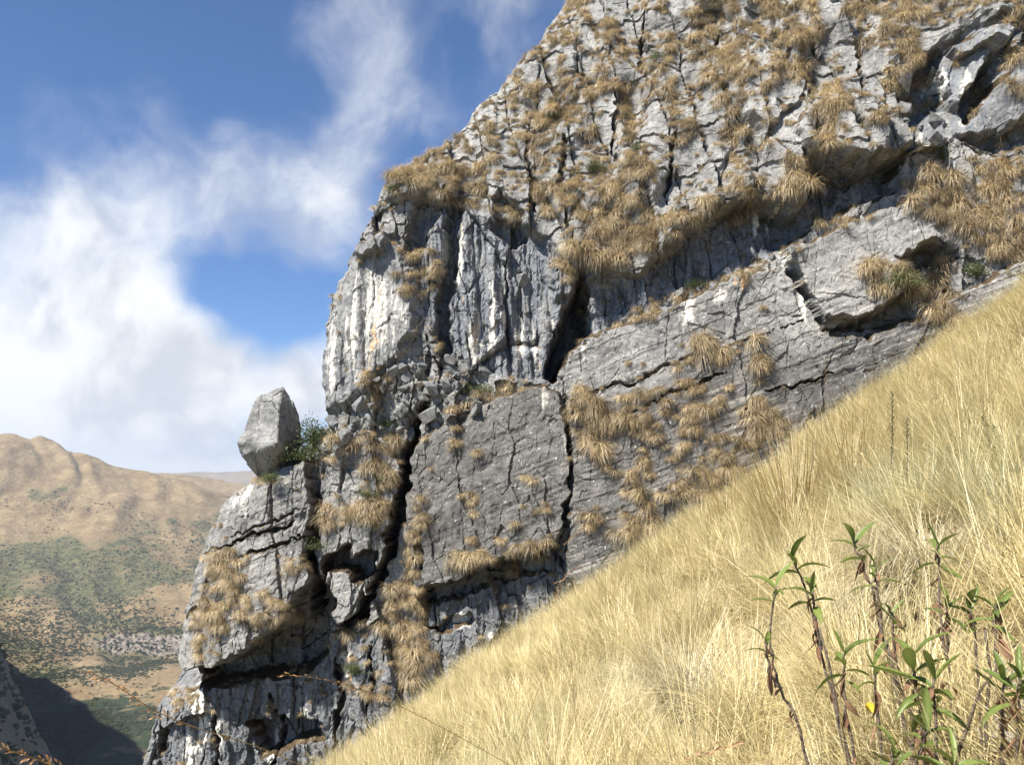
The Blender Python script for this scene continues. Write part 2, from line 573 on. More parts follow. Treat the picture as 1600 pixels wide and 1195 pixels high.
def far_z(x, y):
    ridge_x = np.array([-4000, -2600, -1900, -1560, -1440, -1340, -1250, -1150, -1060, -900, -775, -600, -300, 300, 2000])
    ridge_z = np.array([20, 60, 92, 104, 106, 122, 88, 60, 24, -16, -52, -85, -120, -150, -170])
    zr = np.interp(x + 60 * (fbm(y / 500, x / 500, 3, 3) - .5), ridge_x, ridge_z)
    g_smooth = np.interp(y, [0, 900, 1300, 1600, 2000, 2350, 2600, 2750, 3000], [0.0, 0.0, .065, .17, .43, .76, 1.0, .93, .75])
    g_step = np.interp(y, [0, 900, 1300, 1530, 1556, 1600, 2000, 2350, 2600, 2750, 3000], [0.0, 0.0, .06, .075, .24, .26, .43, .76, 1.0, .93, .75])
    band = sstep(-760, -650, x) * (1 - sstep(-480, -380, x))
    g = g_smooth + (g_step - g_smooth) * band
    z = -288 + (zr + 288) * g
    # gullies that run down to the valley
    hill = sstep(1000, 1500, y) * (1 - sstep(2500, 2750, y) * 0.6)
    gx = x + 0.45 * (y - 1600) + 120 * (fbm(x / 400, y / 400, 21, 3) - .5)
    gul = np.abs(2 * fbm(gx / 210.0, y / 900.0, 31, 4) - 1)
    z = z + hill * (58 * (gul - 0.25) + 34 * (fbm(x / 260, y / 260, 41, 5) - .5))
    z = z + 7 * (fbm(x / 60, y / 60, 51, 4) - .5)
    return z


def grid_mesh(name, xs, ys, zf, mat, attrs_f=None):
    X, Y = np.meshgrid(xs, ys)
    Z = zf(X, Y)
    v = np.stack([X.ravel(), Y.ravel(), Z.ravel()], 1)
    nx, ny = len(xs), len(ys)
    k = (np.arange(ny - 1)[:, None] * nx + np.arange(nx - 1)[None, :]).ravel()
    q = np.stack([k, k + 1, k + 1 + nx, k + nx], 1)
    at = attrs_f(X.ravel(), Y.ravel(), Z.ravel()) if attrs_f else None
    return mesh_np(name, v, quads=q, mats=(mat,), attrs=at, smooth=True)


def far_attrs(x, y, z):
    hollow = np.abs(2 * fbm((x + 0.45 * (y - 1600)) / 210.0, y / 900.0, 31, 4) - 1)
    scrub = sstep(-70, -240, z) * 0.62 - 0.22 + 0.3 * sstep(0.25, 0.05, hollow)
    # right of the summit: denser scrub, its darkening stands in for cloud shade
    scrub = scrub + 0.45 * sstep(-1250, -950, x) * sstep(2700, 2300, y) * sstep(1700, 2000, y)
    wood = 0.62 * sstep(-215, -262, z) * sstep(1350, 1100, y) + 0.40 * fbm(x / 130, y / 130, 61, 3) * sstep(-60, -160, z)
    return {'scrub': scrub, 'wood': wood}


mountain = obj('mountain', grid_mesh('mountain', np.linspace(-2900, 500, 430), np.linspace(560, 3000, 400), far_z, M_FAR, far_attrs))
tag(mountain, 'tawny mountain with a rounded summit and scrubby lower slopes across the valley', kind='structure')


def ridge2_z(x, y):
    zr = np.interp(x, [-4000, -2200, -1700, -1335, -1150, -950, -500, 400], [-60, -40, -10, 30, 12, -30, -60, -60])
    g = np.interp(y, [2900, 3600, 4300], [0, 1, .2])
    return -260 + (zr + 260) * g + 30 * (fbm(x / 220, y / 220, 71, 5) - .5) * g


ridge2 = obj('mountain_ridge', grid_mesh('mountain_ridge', np.linspace(-3600, 800, 220), np.linspace(2950, 4300, 70), ridge2_z, M_FAR,
                                        lambda x, y, z: {'scrub': np.full(x.shape, -.1), 'wood': np.zeros(x.shape)}))
tag(ridge2, 'smooth tawny ridge behind the flank of the nearer mountain', kind='structure')


def ridge3_z(x, y):
    zr = 70 + 120 * (fbm(x / 1500 + 3.3, y * 0, 81, 5) - .55)
    g = np.interp(y, [7600, 9200, 11000], [0, 1, .5])
    return -500 + (zr + 500) * g + 90 * (fbm(x / 600, y / 600, 91, 5) - .5) * g


ridge3 = obj('distant_range', grid_mesh('distant_range', np.linspace(-9500, 4500, 240), np.linspace(7600, 11000, 60), ridge3_z, M_FAR,
                                       lambda x, y, z: {'scrub': np.full(x.shape, .3), 'wood': np.zeros(x.shape)}))
tag(ridge3, 'faint blue range on the horizon', kind='structure')


def flat_z(x, y):
    return -300 + 12 * (fbm(x / 300, y / 300, 95, 4) - .5) - 0.03 * np.clip(y - 3000, 0, None)


valley = obj('valley_floor', grid_mesh('valley_floor', np.linspace(-5200, 2600, 200), np.linspace(-800, 8200, 200), flat_z, M_FAR,
                                       lambda x, y, z: {'scrub': np.full(x.shape, .9), 'wood': np.full(x.shape, .45)}))
tag(valley, 'wooded valley floor far below the cliff', kind='structure')


def spur_z(x, y):
    e = -(x + 0.554 * y) + 30 * (fbm(x / 120, y / 120, 101, 4) - .5)
    edge = np.interp(y, [150, 300, 600, 800, 1000, 1300, 1500], [-150, -105, -99, -150, -205, -285, -330])
    cap = np.interp(y, [150, 400, 900, 1150, 1400], [40, 90, 90, 40, -120]) + 50 * (fbm(y / 150, x / 400, 103, 3) - .5)
    z = edge + np.where(e > 0, 1.5 * e, 2.0 * e)
    z = np.minimum(z, cap + 0.25 * np.clip(e - 200, 0, 300))
    rib = np.abs(2 * fbm((x * .87 + y * .5) / 60, (y * .87 - x * .5) / 260, 105, 4) - 1)
    z = z + 34 * (rib - .3) + 16 * (fbm(x / 30, y / 30, 107, 5) - .5)
    return np.maximum(z, -335)


spur = obj('mountain_spur', grid_mesh('mountain_spur', np.linspace(-1300, 20, 330), np.linspace(120, 1350, 300), spur_z, M_SPUR,
                                     lambda x, y, z: {'scrub': np.full(x.shape, .40), 'wood': np.full(x.shape, .38)}))
tag(spur, 'steep shaded spur dropping into the valley', kind='structure')


def leaf_clump(seed, n, flat=0.75, leaf=0.16):
    """A bush crown: many leaf-sized faces through an uneven volume."""
    r = np.random.default_rng(seed)
    lob = r.normal(0, .38, (7, 3)) * (1, 1, .6)
    c = lob[r.integers(0, 7, n)] + r.normal(0, .26, (n, 3)) * (1, 1, flat)
    c[:, 2] = np.abs(c[:, 2] + .35) * 0.9
    ax = r.normal(size=(n, 3))
    ax /= np.linalg.norm(ax, axis=1)[:, None]
    b = np.cross(ax, r.normal(size=(n, 3)))
    b /= np.linalg.norm(b, axis=1)[:, None]
    L = leaf * r.uniform(.6, 1.4, n)[:, None]
    W = L * .42
    v = np.stack([c - ax * L, c + b * W, c + ax * L, c - b * W], 1).reshape(-1, 3)
    q = np.arange(4 * n).reshape(-1, 4)
    tone = np.repeat(r.uniform(0, 1, n), 4)
    return v, q, tone


def scatter_far():
    n = 120000
    y = rng.uniform(900, 2500, n)
    x = rng.uniform(-0.64, -0.28, n) * y
    z = far_z(x, y)
    at = far_attrs(x, y, z)
    p = sstep(.15, .9, at['scrub'] + 1.4 * (fbm(x / 110, y / 110, 111, 4) - .5)) * (1400 / y) ** 1.5
    p = p * np.where(z < -225, 1.6, .75)
    keep = rng.uniform(0, 1, n) < p * .42
    x, y, z = x[keep], y[keep], z[keep]
    n2 = 2600
    y2 = rng.uniform(250, 1000, n2)
    x2 = -.554 * y2 + rng.uniform(-60, 110, n2)
    x, y, z = np.concatenate([x, x2]), np.concatenate([y, y2]), np.concatenate([z, spur_z(x2, y2)])
    s = rng.uniform(0.8, 2.4, len(x)) * np.where(rng.uniform(0, 1, len(x)) < .12, 1.7, 1)
    kinds = []
    for k in range(4):
        v, q, t = leaf_clump(200 + k, 130, .7, .30)
        kinds.append(mesh_np('far_scrub_kind', v, quads=q, mats=(M_SCRUB,), attrs={'tone': t}))
    o = instancer('scrub', np.stack([x, y, z - .3 * s], 1), np.stack([x * 0, x * 0, rng.uniform(0, 6.28, len(x))], 1), s, rng.integers(0, 4, len(x)), kinds)
    tag(o, 'dark scrub scattered over the valley sides', kind='stuff')


scatter_far()

# ------------------------------------------------------------------ the cliff
# The wall is one sheet y = back(x, z) - out(x, z): a vertical lower wall and an upper face that leans back,
# with its slabs, roofs, cracks and joints cut into it. Shapes are given in (u, v), the place on the wall
# where the photograph shows them.


def back(x, z):
    zb = np.interp(x, [-14, -8, -3, 1.8, 5, 17, 24], [11.5, 11.5, 10.6, 9.0, 8.8, 13.0, 15.5])
    k = z - zb
    lean = np.where(k > 30, k, np.log1p(np.exp(np.clip(k * 1.2, -40, 36))) / 1.2)
    return 34.0 - 0.25 * x + 0.46 * lean + 0.04 * np.clip(z, -12, 12)


OUTLINE = [(1000, -190), (935, -80), (880, 0), (852, 34), (830, 72), (800, 108), (768, 138), (742, 160), (728, 186), (698, 214), (655, 236), (618, 262),
           (588, 292), (574, 332), (553, 372), (538, 412), (514, 455), (505, 500), (500, 560), (500, 640), (512, 654), (488, 676), (452, 712), (408, 742),
           (352, 780), (334, 820), (320, 852), (304, 905), (293, 965), (284, 1018), (292, 1046), (303, 1070), (270, 1078), (238, 1100), (224, 1135), (213, 1180), (196, 1235), (170, 1330), (2300, 1330), (2300, -190)]

STEP = 0.038
gx = np.arange(-19.0, 22.5, STEP)
gz = np.arange(-15.0, 25.0, STEP)
NX, NZ = len(gx), len(gz)
X, Z = np.meshgrid(gx, gz)
X, Z = X.ravel(), Z.ravel()
B = back(X, Z)
U0, V0 = where_seen(X, B, Z)
meadow_edge = np.interp(U0, [300, 490, 600, 700, 800, 900, 1000, 1100, 1200, 1300, 1400, 1500, 1600, 1800], [1330, 1195, 1112, 1042, 975, 905, 838, 760, 700, 628, 556, 486, 425, 300])
live = (U0 > 120) & (U0 < 1720) & (V0 > -130) & (V0 < 1290) & (V0 < meadow_edge + 150)
ids = np.nonzero(live)[0]
x, z, U, V = X[ids], Z[ids], U0[ids], V0[ids]
# ragged edges: shapes are read through a small wobble
wob = 1.0
Uw = U + 16 * (fbm(x / 1.1, z / 1.1, 201, 4) - .5) + 7 * (vnoise(x / .22, z / .22, 203) - .5)
Vw = V + 16 * (fbm(x / 1.1, z / 1.1, 211, 4) - .5) + 7 * (vnoise(x / .22, z / .22, 213) - .5)
M_PX = 0.0242   # metres on the wall for one pixel of the photograph

sil = poly_sd(OUTLINE, U + 5 * (fbm(x / .5, z / .5, 221, 4) - .5) * 2, V + 5 * (fbm(x / .5, z / .5, 223, 4) - .5) * 2) * M_PX
keep = sil > -1.4
ids, x, z, U, V, Uw, Vw, sil = (a[keep] for a in (ids, x, z, U, V, Uw, Vw, sil))
out_h = np.zeros(x.shape)
N = len(x)


def within(P, pad):
    a = np.array(P, float)
    return np.nonzero((Uw > a[:, 0].min() - pad) & (Uw < a[:, 0].max() + pad) & (Vw > a[:, 1].min() - pad) & (Vw < a[:, 1].max() + pad))[0]


def mask(P, soft):
    m = np.zeros(N)
    i = within(P, soft + 2)
    m[i] = sstep(-soft, soft, poly_sd(P, Uw[i], Vw[i]))
    return m


def plate(P, h, soft=3.0, tilt=(0, 0)):
    """A block that stands h metres proud (or back), its face tilted by metres per 100 pixels."""
    global out_h
    m = mask(P, soft)
    c = np.array(P, float).mean(0)
    face = h + tilt[0] * (Uw - c[0]) / 100 + tilt[1] * (Vw - c[1]) / 100
    out_h = out_h + m * face
    return m


def crack(P, width, depth, taper=True):
    global out_h
    i = within(P, width * 3)
    d, t = line_dist(P, Uw[i], Vw[i])
    w = width * (0.35 + 0.65 * np.sin(np.pi * np.clip(t * .96 + .02, 0, 1))) if taper else width
    w = w * (0.6 + 0.8 * vnoise(x[i] / .35, z[i] / .35, 231))
    k = 1 - sstep(w * .45, w * 1.05, d)
    out_h[i] = np.minimum(out_h[i], out_h[i] - depth * k)


# --- regions
UPPER = [(560, 330), (600, 318), (650, 300), (705, 322), (760, 335), (805, 350), (850, 372), (880, 405), (900, 410), (935, 432), (1000, 442), (1035, 402), (1072, 374),
         (1112, 345), (1180, 322), (1250, 337), (1264, 304), (1238, 262), (1338, 276), (1392, 250), (1440, 236), (1500, 212), (1560, 205), (1800, 120), (1800, -250), (700, -250)]
UNDER = [(905, 395), (935, 420), (1000, 430), (1035, 392), (1072, 364), (1112, 335), (1180, 312), (1250, 327), (1262, 292), (1238, 252), (1338, 266), (1420, 235), (1400, 296),
         (1340, 322), (1270, 352), (1238, 384), (1150, 430), (1062, 472), (985, 505), (920, 528), (905, 480)]
FLUTE = [(640, 330), (700, 315), (770, 335), (850, 370), (905, 430), (915, 470), (880, 545), (852, 592), (770, 586), (700, 545), (650, 470)]
TOWER = [(480, 480), (540, 385), (600, 370), (640, 420), (655, 520), (610, 580), (570, 620), (500, 650)]
SLAB_MID = [(648, 700), (700, 650), (760, 630), (850, 600), (874, 612), (884, 690), (892, 768), (868, 850), (770, 880), (690, 915), (655, 930), (636, 850), (634, 780)]
SLAB_LONG = [(880, 565), (930, 530), (1060, 475), (1150, 435), (1215, 425), (1245, 470), (1275, 520), (1420, 500), (1560, 430), (1720, 330), (1720, 700), (1300, 760), (1000, 960), (880, 900), (895, 760), (886, 660)]
JUT = [(1222, 402), (1300, 365), (1440, 312), (1458, 378), (1392, 412), (1402, 455), (1352, 492), (1286, 518), (1256, 478)]
BUTTRESS = [(300, 800), (350, 770), (408, 735), (490, 722), (497, 790), (486, 860), (496, 905), (482, 972), (440, 986), (350, 1030), (288, 1042), (270, 1000), (285, 930)]
PILLAR = [(500, 690), (560, 672), (600, 680), (628, 720), (622, 800), (598, 880), (565, 965), (520, 985), (505, 900), (492, 850), (505, 770)]
CAVE = [(912, 425), (922, 520), (884, 556), (866, 592), (850, 582), (862, 540), (884, 486)]
RUBBLE = [(560, 600), (620, 555), (690, 540), (760, 585), (770, 640), (700, 660), (650, 690), (600, 670), (540, 690), (500, 700), (520, 655)]
BASE = [(180, 1085), (300, 1072), (420, 1062), (500, 1010), (560, 990), (660, 940), (760, 905), (880, 900), (900, 1000), (600, 1250), (150, 1330)]
ALCOVE = [(1390, 150), (1440, 90), (1500, 60), (1560, 45), (1720, 30), (1720, 215), (1560, 235), (1500, 215), (1420, 235)]

m_upper = mask(UPPER, 6.0)
lip = (.30 + .70 * sstep(800, 960, U)) * (.55 + .75 * sstep(.35, .65, fbm(x / 1.7, z / 3.0, 227, 2)))
out_h = out_h + 1.0 * m_upper * lip
m_under = plate(UNDER, -0.85, 6.0, (0, 0.35))
m_flute = mask(FLUTE, 10)
m_tower = mask(TOWER, 12)
m_slabm = plate(SLAB_MID, 0.75, 4.0, (0.10, 0.05))
m_slabl = plate(SLAB_LONG, 0.75, 3.5, (-0.02, 0.08))
m_jut = plate(JUT, 0.85, 3.0, (0.03, 0.12))
m_butt = plate(BUTTRESS, 1.35, 4.0, (0.1, 0.20))
m_pill = plate(PILLAR, 0.55, 5.0, (0, 0.1))
m_rub = mask(RUBBLE, 14)
m_base = mask(BASE, 12)
m_alc = plate(ALCOVE, -1.1, 8.0, (0.1, 0.0))
out_h += 0.45 * m_tower + 0.15 * m_rub
plate(CAVE, -3.2, 7.0)

# more blocks and roofs inside the regions
plate([(640, 600), (700, 585), (752, 612), (748, 640), (690, 655), (650, 660)], 0.45, 4)          # block under the fluted wall
plate([(508, 866), (546, 846), (552, 866), (586, 858), (584, 892), (558, 902), (548, 884), (522, 888), (512, 914)], -2.0, 3)   # roofed hole in the pillar
plate([(455, 960), (500, 900), (525, 930), (510, 1010), (485, 1050), (420, 1060), (320, 1075), (305, 1045), (360, 1035)], -2.1, 5)  # hollow below the buttress
plate([(660, 918), (770, 885), (860, 872), (862, 893), (775, 912), (700, 940), (662, 950)], -0.75, 4)   # undercut below the middle slab
plate([(665, 975), (735, 960), (740, 972), (690, 985)], -0.5, 3)
plate([(390, 1130), (440, 1120), (490, 1125), (505, 1150), (455, 1165), (410, 1180)], -1.2, 5)
plate([(1278, 500), (1350, 498), (1404, 462), (1420, 492), (1350, 528), (1290, 532)], -0.75, 3.5)       # undercut of the jutting block
plate([(1388, 408), (1455, 380), (1500, 392), (1490, 412), (1410, 428)], -0.8, 4)
plate([(1195, 325), (1255, 338), (1268, 352), (1225, 392), (1205, 380)], -0.6, 4)
plate([(780, 300), (815, 335), (818, 372), (790, 380), (765, 352)], -0.7, 5)
plate([(700, 300), (722, 320), (718, 420), (700, 480), (712, 560), (690, 560), (682, 470), (698, 380)], -1.1, 6)   # deep chimney
plate([(640, 325), (668, 305), (690, 320), (668, 372), (632, 400)], -0.9, 6)
plate([(548, 400), (580, 370), (610, 360), (600, 395), (565, 412)], 0.55, 5)                       # overhanging nose of the tower
plate([(862, 410), (892, 430), (890, 470), (866, 462)], 0.4, 4)
plate([(1500, 165), (1545, 90), (1572, 50), (1580, 85), (1545, 150), (1515, 190)], -0.9, 6)        # crevice by the alcove
plate([(1470, 80), (1540, 60), (1560, 80), (1500, 170), (1480, 160)], 0.9, 6)
plate([(1225, 225), (1250, 175), (1300, 185), (1345, 262), (1285, 268), (1240, 255)], 0.45, 3)     # pale flake
plate([(1030, 395), (1050, 330), (1090, 300), (1120, 318), (1100, 350), (1062, 378)], 0.4, 3)
plate([(1085, 300), (1110, 240), (1155, 215), (1165, 300), (1110, 340)], 0.3, 3)
plate([(1240, 110), (1275, 150), (1270, 190), (1245, 185)], -0.5, 4)
plate([(940, 300), (970, 250), (1000, 262), (990, 330), (950, 360)], 0.3, 3)
plate([(1150, 120), (1190, 60), (1235, 90), (1230, 180), (1180, 230), (1150, 200)], 0.35, 3)
plate([(805, 110), (840, 70), (900, 80), (905, 150), (860, 190), (810, 160)], 0.3, 4)

crack([(668, 622), (655, 650), (640, 700), (632, 750), (622, 800), (608, 850), (596, 895), (570, 950), (540, 985)], 13, 3.0)
crack([(664, 812), (662, 850), (655, 880)], 5, 1.0)
crack([(500, 800), (492, 860), (498, 910), (488, 960)], 7, 2.0)
crack([(918, 430), (921, 480), (919, 522)], 5, 1.2)
crack([(1240, 440), (1222, 428), (1250, 460), (1262, 495), (1282, 522)], 6, .7)
crack([(884, 600), (886, 660), (890, 760)], 4, .5)
crack([(885, 628), (940, 612), (1010, 585), (1100, 555), (1240, 505)], 2.2, .30)
crack([(985, 645), (1060, 615), (1130, 585)], 3.0, .5)
crack([(1185, 612), (1230, 605), (1290, 585)], 3.0, .4)
crack([(330, 862), (400, 838), (470, 815)], 3.0, .5)
crack([(385, 872), (440, 850), (487, 832)], 2.6, .4)
crack([(372, 838), (420, 822), (480, 796)], 2.0, .25)
crack([(300, 960), (330, 930), (345, 900)], 3, .5)
for c in ([(240, 1110), (250, 1150), (246, 1230)], [(330, 1110), (340, 1160), (335, 1230)], [(420, 1085), (430, 1130), (425, 1220)], [(520, 1030), (530, 1090), (520, 1200)], [(575, 1010), (585, 1060), (580, 1120)]):
    crack(c, 5, .9)
for c in ([(960, 160), (955, 230), (968, 300)], [(1043, 170), (1046, 240), (1038, 330)], [(1120, 60), (1118, 130), (1130, 210)], [(880, 230), (876, 300), (890, 380)],
          [(1215, 20), (1218, 80), (1210, 150)], [(1004, 30), (1000, 110), (1010, 170)], [(1335, 70), (1330, 140), (1360, 215)], [(830, 180), (826, 250), (836, 330)]):
    crack(c, 4, .6)

# --- joints, flakes and strata that the whole wall has
rough_big = 0.50 * m_upper + 0.9 * m_rub + 0.65 * m_base + 0.8 * m_under + 0.55 * m_flute + 0.5 * m_pill + 0.18 * m_slabm + 0.16 * m_slabl + 0.12 * m_jut + 0.25 * m_butt + 0.15 * m_tower + 0.35 * m_alc
rough_big = np.clip(np.where(rough_big < .05, 0.7, rough_big), 0, 1)
# joint cells, tall and narrow
jx = x + 0.25 * z * (0.15) + .5 * (fbm(x / 2, z / 2, 301, 3) - .5)
jz = z + .6 * (fbm(x / 2, z / 2, 303, 3) - .5)
f1, f2, r1, r2, r3, dx, dy = cells(jx / 1.7, jz / 5.0, 305)
out_h += rough_big * (1 - m_upper * (1 - m_alc)) * (0.95 * (r1 - .5) + 0.55 * (r2 - .5) * dx + 0.8 * (r3 - .5) * dy)
g1, g2, s1, s2, s3, ex, ey = cells((jx + .12 * z) / 1.15, jz / 6.0, 307)
out_h += m_upper * (1 - m_alc) * (0.62 * (s1 - .5) + .5 * (s2 - .5) * ex + .5 * (s3 - .5) * ey)
out_h -= m_upper * (1 - m_alc) * .18 * (1 - sstep(.02, .08, g2 - g1))
edge_big = f2 - f1
breaks = sstep(.46, .6, fbm(x / 1.6, z / 1.6, 309, 3))
out_h -= rough_big * (1 - m_upper) * 0.32 * (1 - sstep(.02, .07, edge_big)) * breaks * (1 - m_slabm) * (1 - m_slabl)
f1, f2, r1, r2, r3, dx, dy = cells(jx / .62, jz / 1.9, 315)
out_h += (rough_big * .8 + .06) * (1 - .8 * m_upper) * (0.42 * (r1 - .5) + 0.34 * (r2 - .5) * dx + 0.42 * (r3 - .5) * dy)
edge_mid = f2 - f1
crk = (1 - sstep(.015, .06, edge_mid)) * sstep(.5, .62, fbm(x / .9, z / .9, 319, 3))
out_h -= (rough_big * .8 + .05) * 0.20 * crk * (1 - .7 * m_upper) * (1 - .7 * m_slabl)
f1, f2, r1, r2, r3, dx, dy = cells(x / .30 + .5 * (vnoise(x, z, 321) - .5), z / .46, 325)
small = (rough_big * .85 + .10) * (1 - .78 * m_upper)
out_h += small * (0.16 * (r1 - .5) + 0.16 * (r2 - .5) * dx + 0.20 * (r3 - .5) * dy)
f1, f2, r1, r2, r3, dx, dy = cells(x / .12, z / .16, 335)
out_h += (small * .8 + .05) * (0.055 * (r1 - .5) + 0.05 * (r3 - .5) * dy)
# bedding: thin shelves that climb to the right
q = (z - 0.40 * x) + .35 * (fbm(x / 3, z / 3, 341, 3) - .5)
strat = 0.55 * m_slabl + .35 * m_slabm + 0.7 * m_butt + .6 * m_jut + 0.12 * m_upper
lay = vnoise(q / .33, q * 0 + 4.0, 345) + .5 * vnoise(q / .12, x / 6, 347)
out_h += strat * 0.12 * (lay - .7) * sstep(.38, .62, fbm(x / 2.2, z / 1.4, 348, 3))
saw = (q / .9) % 1.0
out_h += strat * 0.045 * (0.5 - saw) * (fbm(x / 2.5, z / 2.5, 349, 2) > .48)
# flutes of the washed walls
fl = np.abs(2 * fbm(x / .55 + .15 * z, z / 7.0, 351, 3) - 1)
fl2 = np.abs(2 * fbm(x / .22, z / 3.2, 353, 3) - 1)
out_h += (m_flute + .7 * m_under + .55 * m_tower + .5 * m_base * (1 - m_slabm)) * (0.62 * (fl - .3) + .16 * (fl2 - .3))
# upper face: overlapping flakes, each with a small roof at its foot
fq = (z + .30 * (fbm(jx / .8, z / 4, 361, 3) - .5) * 3 + 0.55 * hash2(np.floor(jx / .9).astype(np.int64), np.zeros(N, np.int64), 363) * 2) / 1.7
out_h += m_upper * 0.13 * (0.5 - (fq % 1.0)) * (1 - m_alc)
fq2 = (z + 1.5 * hash2(np.floor(jx / .5 + 9).astype(np.int64), np.zeros(N, np.int64), 365)) / .8
out_h += m_upper * 0.03 * (0.5 - (fq2 % 1.0)) * (1 - m_alc)
out_h += 0.5 * (fbm(x / 4.5, z / 4.5, 371, 3) - .5) + 0.05 * (fbm(x / .25, z / .25, 373, 3) - .5)

# --- the wall turns away at its outline
RR = 1.1
dd = np.clip(sil, 0, RR)
roll = RR - np.sqrt(np.maximum(RR * RR - (RR - dd) ** 2, 0))
turn = np.where(sil > 0, -roll * 1.3, -RR * 1.3 - 7.0 * (-sil))
out_h = out_h + turn
Y = B[ids] - out_h

# --- stains with a shape of their own; black also holds painted overhang shade
def blob(items):
    a = np.zeros(N)
    for (u, v, ru, rv, s) in items:
        a = np.maximum(a, s * np.exp(-(((Uw - u) / ru) ** 2 + ((Vw - v) / rv) ** 2)))
    return a


white = blob([(520, 560, 16, 90, .62), (555, 520, 14, 90, .62), (590, 500, 30, 90, .68), (628, 500, 14, 70, .55), (722, 400, 8, 60, .75), (745, 540, 14, 60, .70), (770, 500, 9, 90, .65), (790, 470, 7, 60, .55),
              (815, 530, 10, 70, .62), (836, 540, 8, 60, .6), (858, 500, 10, 30, .55), (880, 690, 6, 60, .58), (884, 745, 6, 34, .55), (850, 622, 8, 26, .28),
              (1068, 490, 12, 34, .66), (1115, 470, 10, 26, .55), (1160, 445, 20, 20, .55), (1240, 475, 8, 40, .7), (1225, 415, 8, 26, .7), (395, 780, 9, 46, .58), (380, 775, 8, 30, .55),
              (312, 1120, 16, 60, .85), (300, 1180, 14, 50, .8), (345, 1150, 10, 60, .6), (540, 1030, 14, 40, .8), (556, 1060, 10, 30, .6), (720, 970, 20, 14, .75), (810, 950, 16, 16, .65),
              (760, 990, 20, 14, .55), (480, 1120, 10, 50, .55), (420, 1170, 12, 40, .6), (1508, 160, 10, 50, .85), (1440, 215, 10, 40, .7), (1480, 130, 7, 40, .6), (600, 850, 6, 30, .3), (910, 555, 10, 18, .6), (1190, 345, 8, 30, .6), (1215, 335, 6, 25, .55), (1415, 130, 14, 16, .75), (1470, 125, 16, 20, .6)])
orange = blob([(588, 530, 6, 70, .80), (592, 470, 5, 50, .6), (520, 520, 5, 50, .45), (724, 350, 5, 40, .6), (722, 480, 6, 40, .65), (745, 530, 5, 50, .62), (775, 500, 5, 50, .5), (812, 530, 6, 50, .6), (838, 560, 7, 40, .6), (852, 600, 8, 26, .65),
               (1155, 450, 18, 14, .75), (1008, 505, 5, 16, .6), (376, 780, 6, 24, .5), (545, 1060, 6, 40, .6), (560, 1000, 6, 30, .45), (408, 1000, 6, 24, .6), (350, 1050, 5, 24, .4), (1195, 340, 4, 25, .5)])
black = blob([(600, 1090, 60, 60, .55), (500, 1090, 50, 60, .45), (560, 640, 40, 40, .4), (970, 460, 60, 40, .7), (1080, 420, 60, 45, .68), (1200, 370, 50, 36, .62), (760, 420, 20, 60, .35), (1300, 290, 80, 42, .78), (1440, 270, 50, 30, .5), (350, 1060, 70, 30, .6), (800, 890, 60, 12, .5), (400, 1110, 70, 40, .45), (540, 940, 30, 50, .4), (690, 990, 40, 40, .4)])  # wet runs, deepened below roofs to paint their shade into the rock
wash = np.clip(.9 * m_flute + .8 * m_under + .75 * m_alc + .55 * m_base + .35 * m_tower, 0, 1)
old = np.clip(.75 * m_slabm + .8 * m_slabl * sstep(600, 680, V + .25 * (U - 900)) + .25 * m_butt + .5 * m_base, 0, 1)

bed = np.clip(1.0 * m_slabl + .35 * m_slabm + .8 * m_butt + .9 * m_jut + .15 * m_upper, 0, 1)

# ledges hold soil: measured from the surface itself
full = np.full(NX * NZ, np.nan)
full[ids] = Y
G = full.reshape(NZ, NX)
dYdz = np.full_like(G, 0.0)
dYdz[1:-1] = (G[2:] - G[:-2]) / (2 * STEP)
shelf = np.nan_to_num(dYdz.ravel()[ids])          # > 0: the face leans back, a shelf
soil = np.clip(sstep(1.1, 2.6, shelf) * .75 + .25 * crk * m_upper, 0, 1) * (sil > .1)
soil = np.maximum(soil, .45 * m_rub * (fbm(x / .8, z / .8, 381, 3) > .52))

# --- mesh, cut into the pieces one can tell apart
remap = np.full(NX * NZ, -1, np.int64)
remap[ids] = np.arange(N)
k = (np.arange(NZ - 1)[:, None] * NX + np.arange(NX - 1)[None, :]).ravel()
quad = np.stack([remap[k], remap[k + 1], remap[k + 1 + NX], remap[k + NX]], 1)
quad = quad[(quad >= 0).all(1)]
# break the straight ruled steps: shift sideways as well
xs_ = x + .13 * (fbm(Y / .38 + 3, z / .38, 391, 3) - .5) + .025 * (vnoise(Y / .11, z / .11, 393) - .5)
zs_ = z + .17 * (fbm(x / .38, Y / .38 + 7, 395, 3) - .5) + .025 * (vnoise(x / .11, Y / .11, 397) - .5)
co = np.stack([xs_, Y, zs_], 1)
region = np.zeros(N, np.int8)
for r, mm in ((1, m_upper), (2, m_flute), (3, m_tower), (4, m_slabm), (5, m_slabl), (6, m_butt), (7, m_pill), (8, m_jut), (9, m_alc)):
    region[mm > .5] = r
qreg = region[quad[:, 0]]
names = ['cliff', 'leaning_face', 'fluted_wall', 'streaked_tower', 'rock_slab', 'bedded_wall', 'buttress', 'rock_pillar', 'jutting_block', 'alcove']
part_labels = {1: 'pale grey leaning face dotted with tussocks', 2: 'blue-grey fluted wall with orange runs', 3: 'white streaked tower face at the corner', 4: 'dark smooth slab beside the deep crack',
               5: 'bedded grey wall above the meadow', 6: 'layered corner block under the boulder', 7: 'broken pillar left of the deep crack', 8: 'flat block jutting over a black undercut', 9: 'smooth blue-grey hollow'}
cliff = None
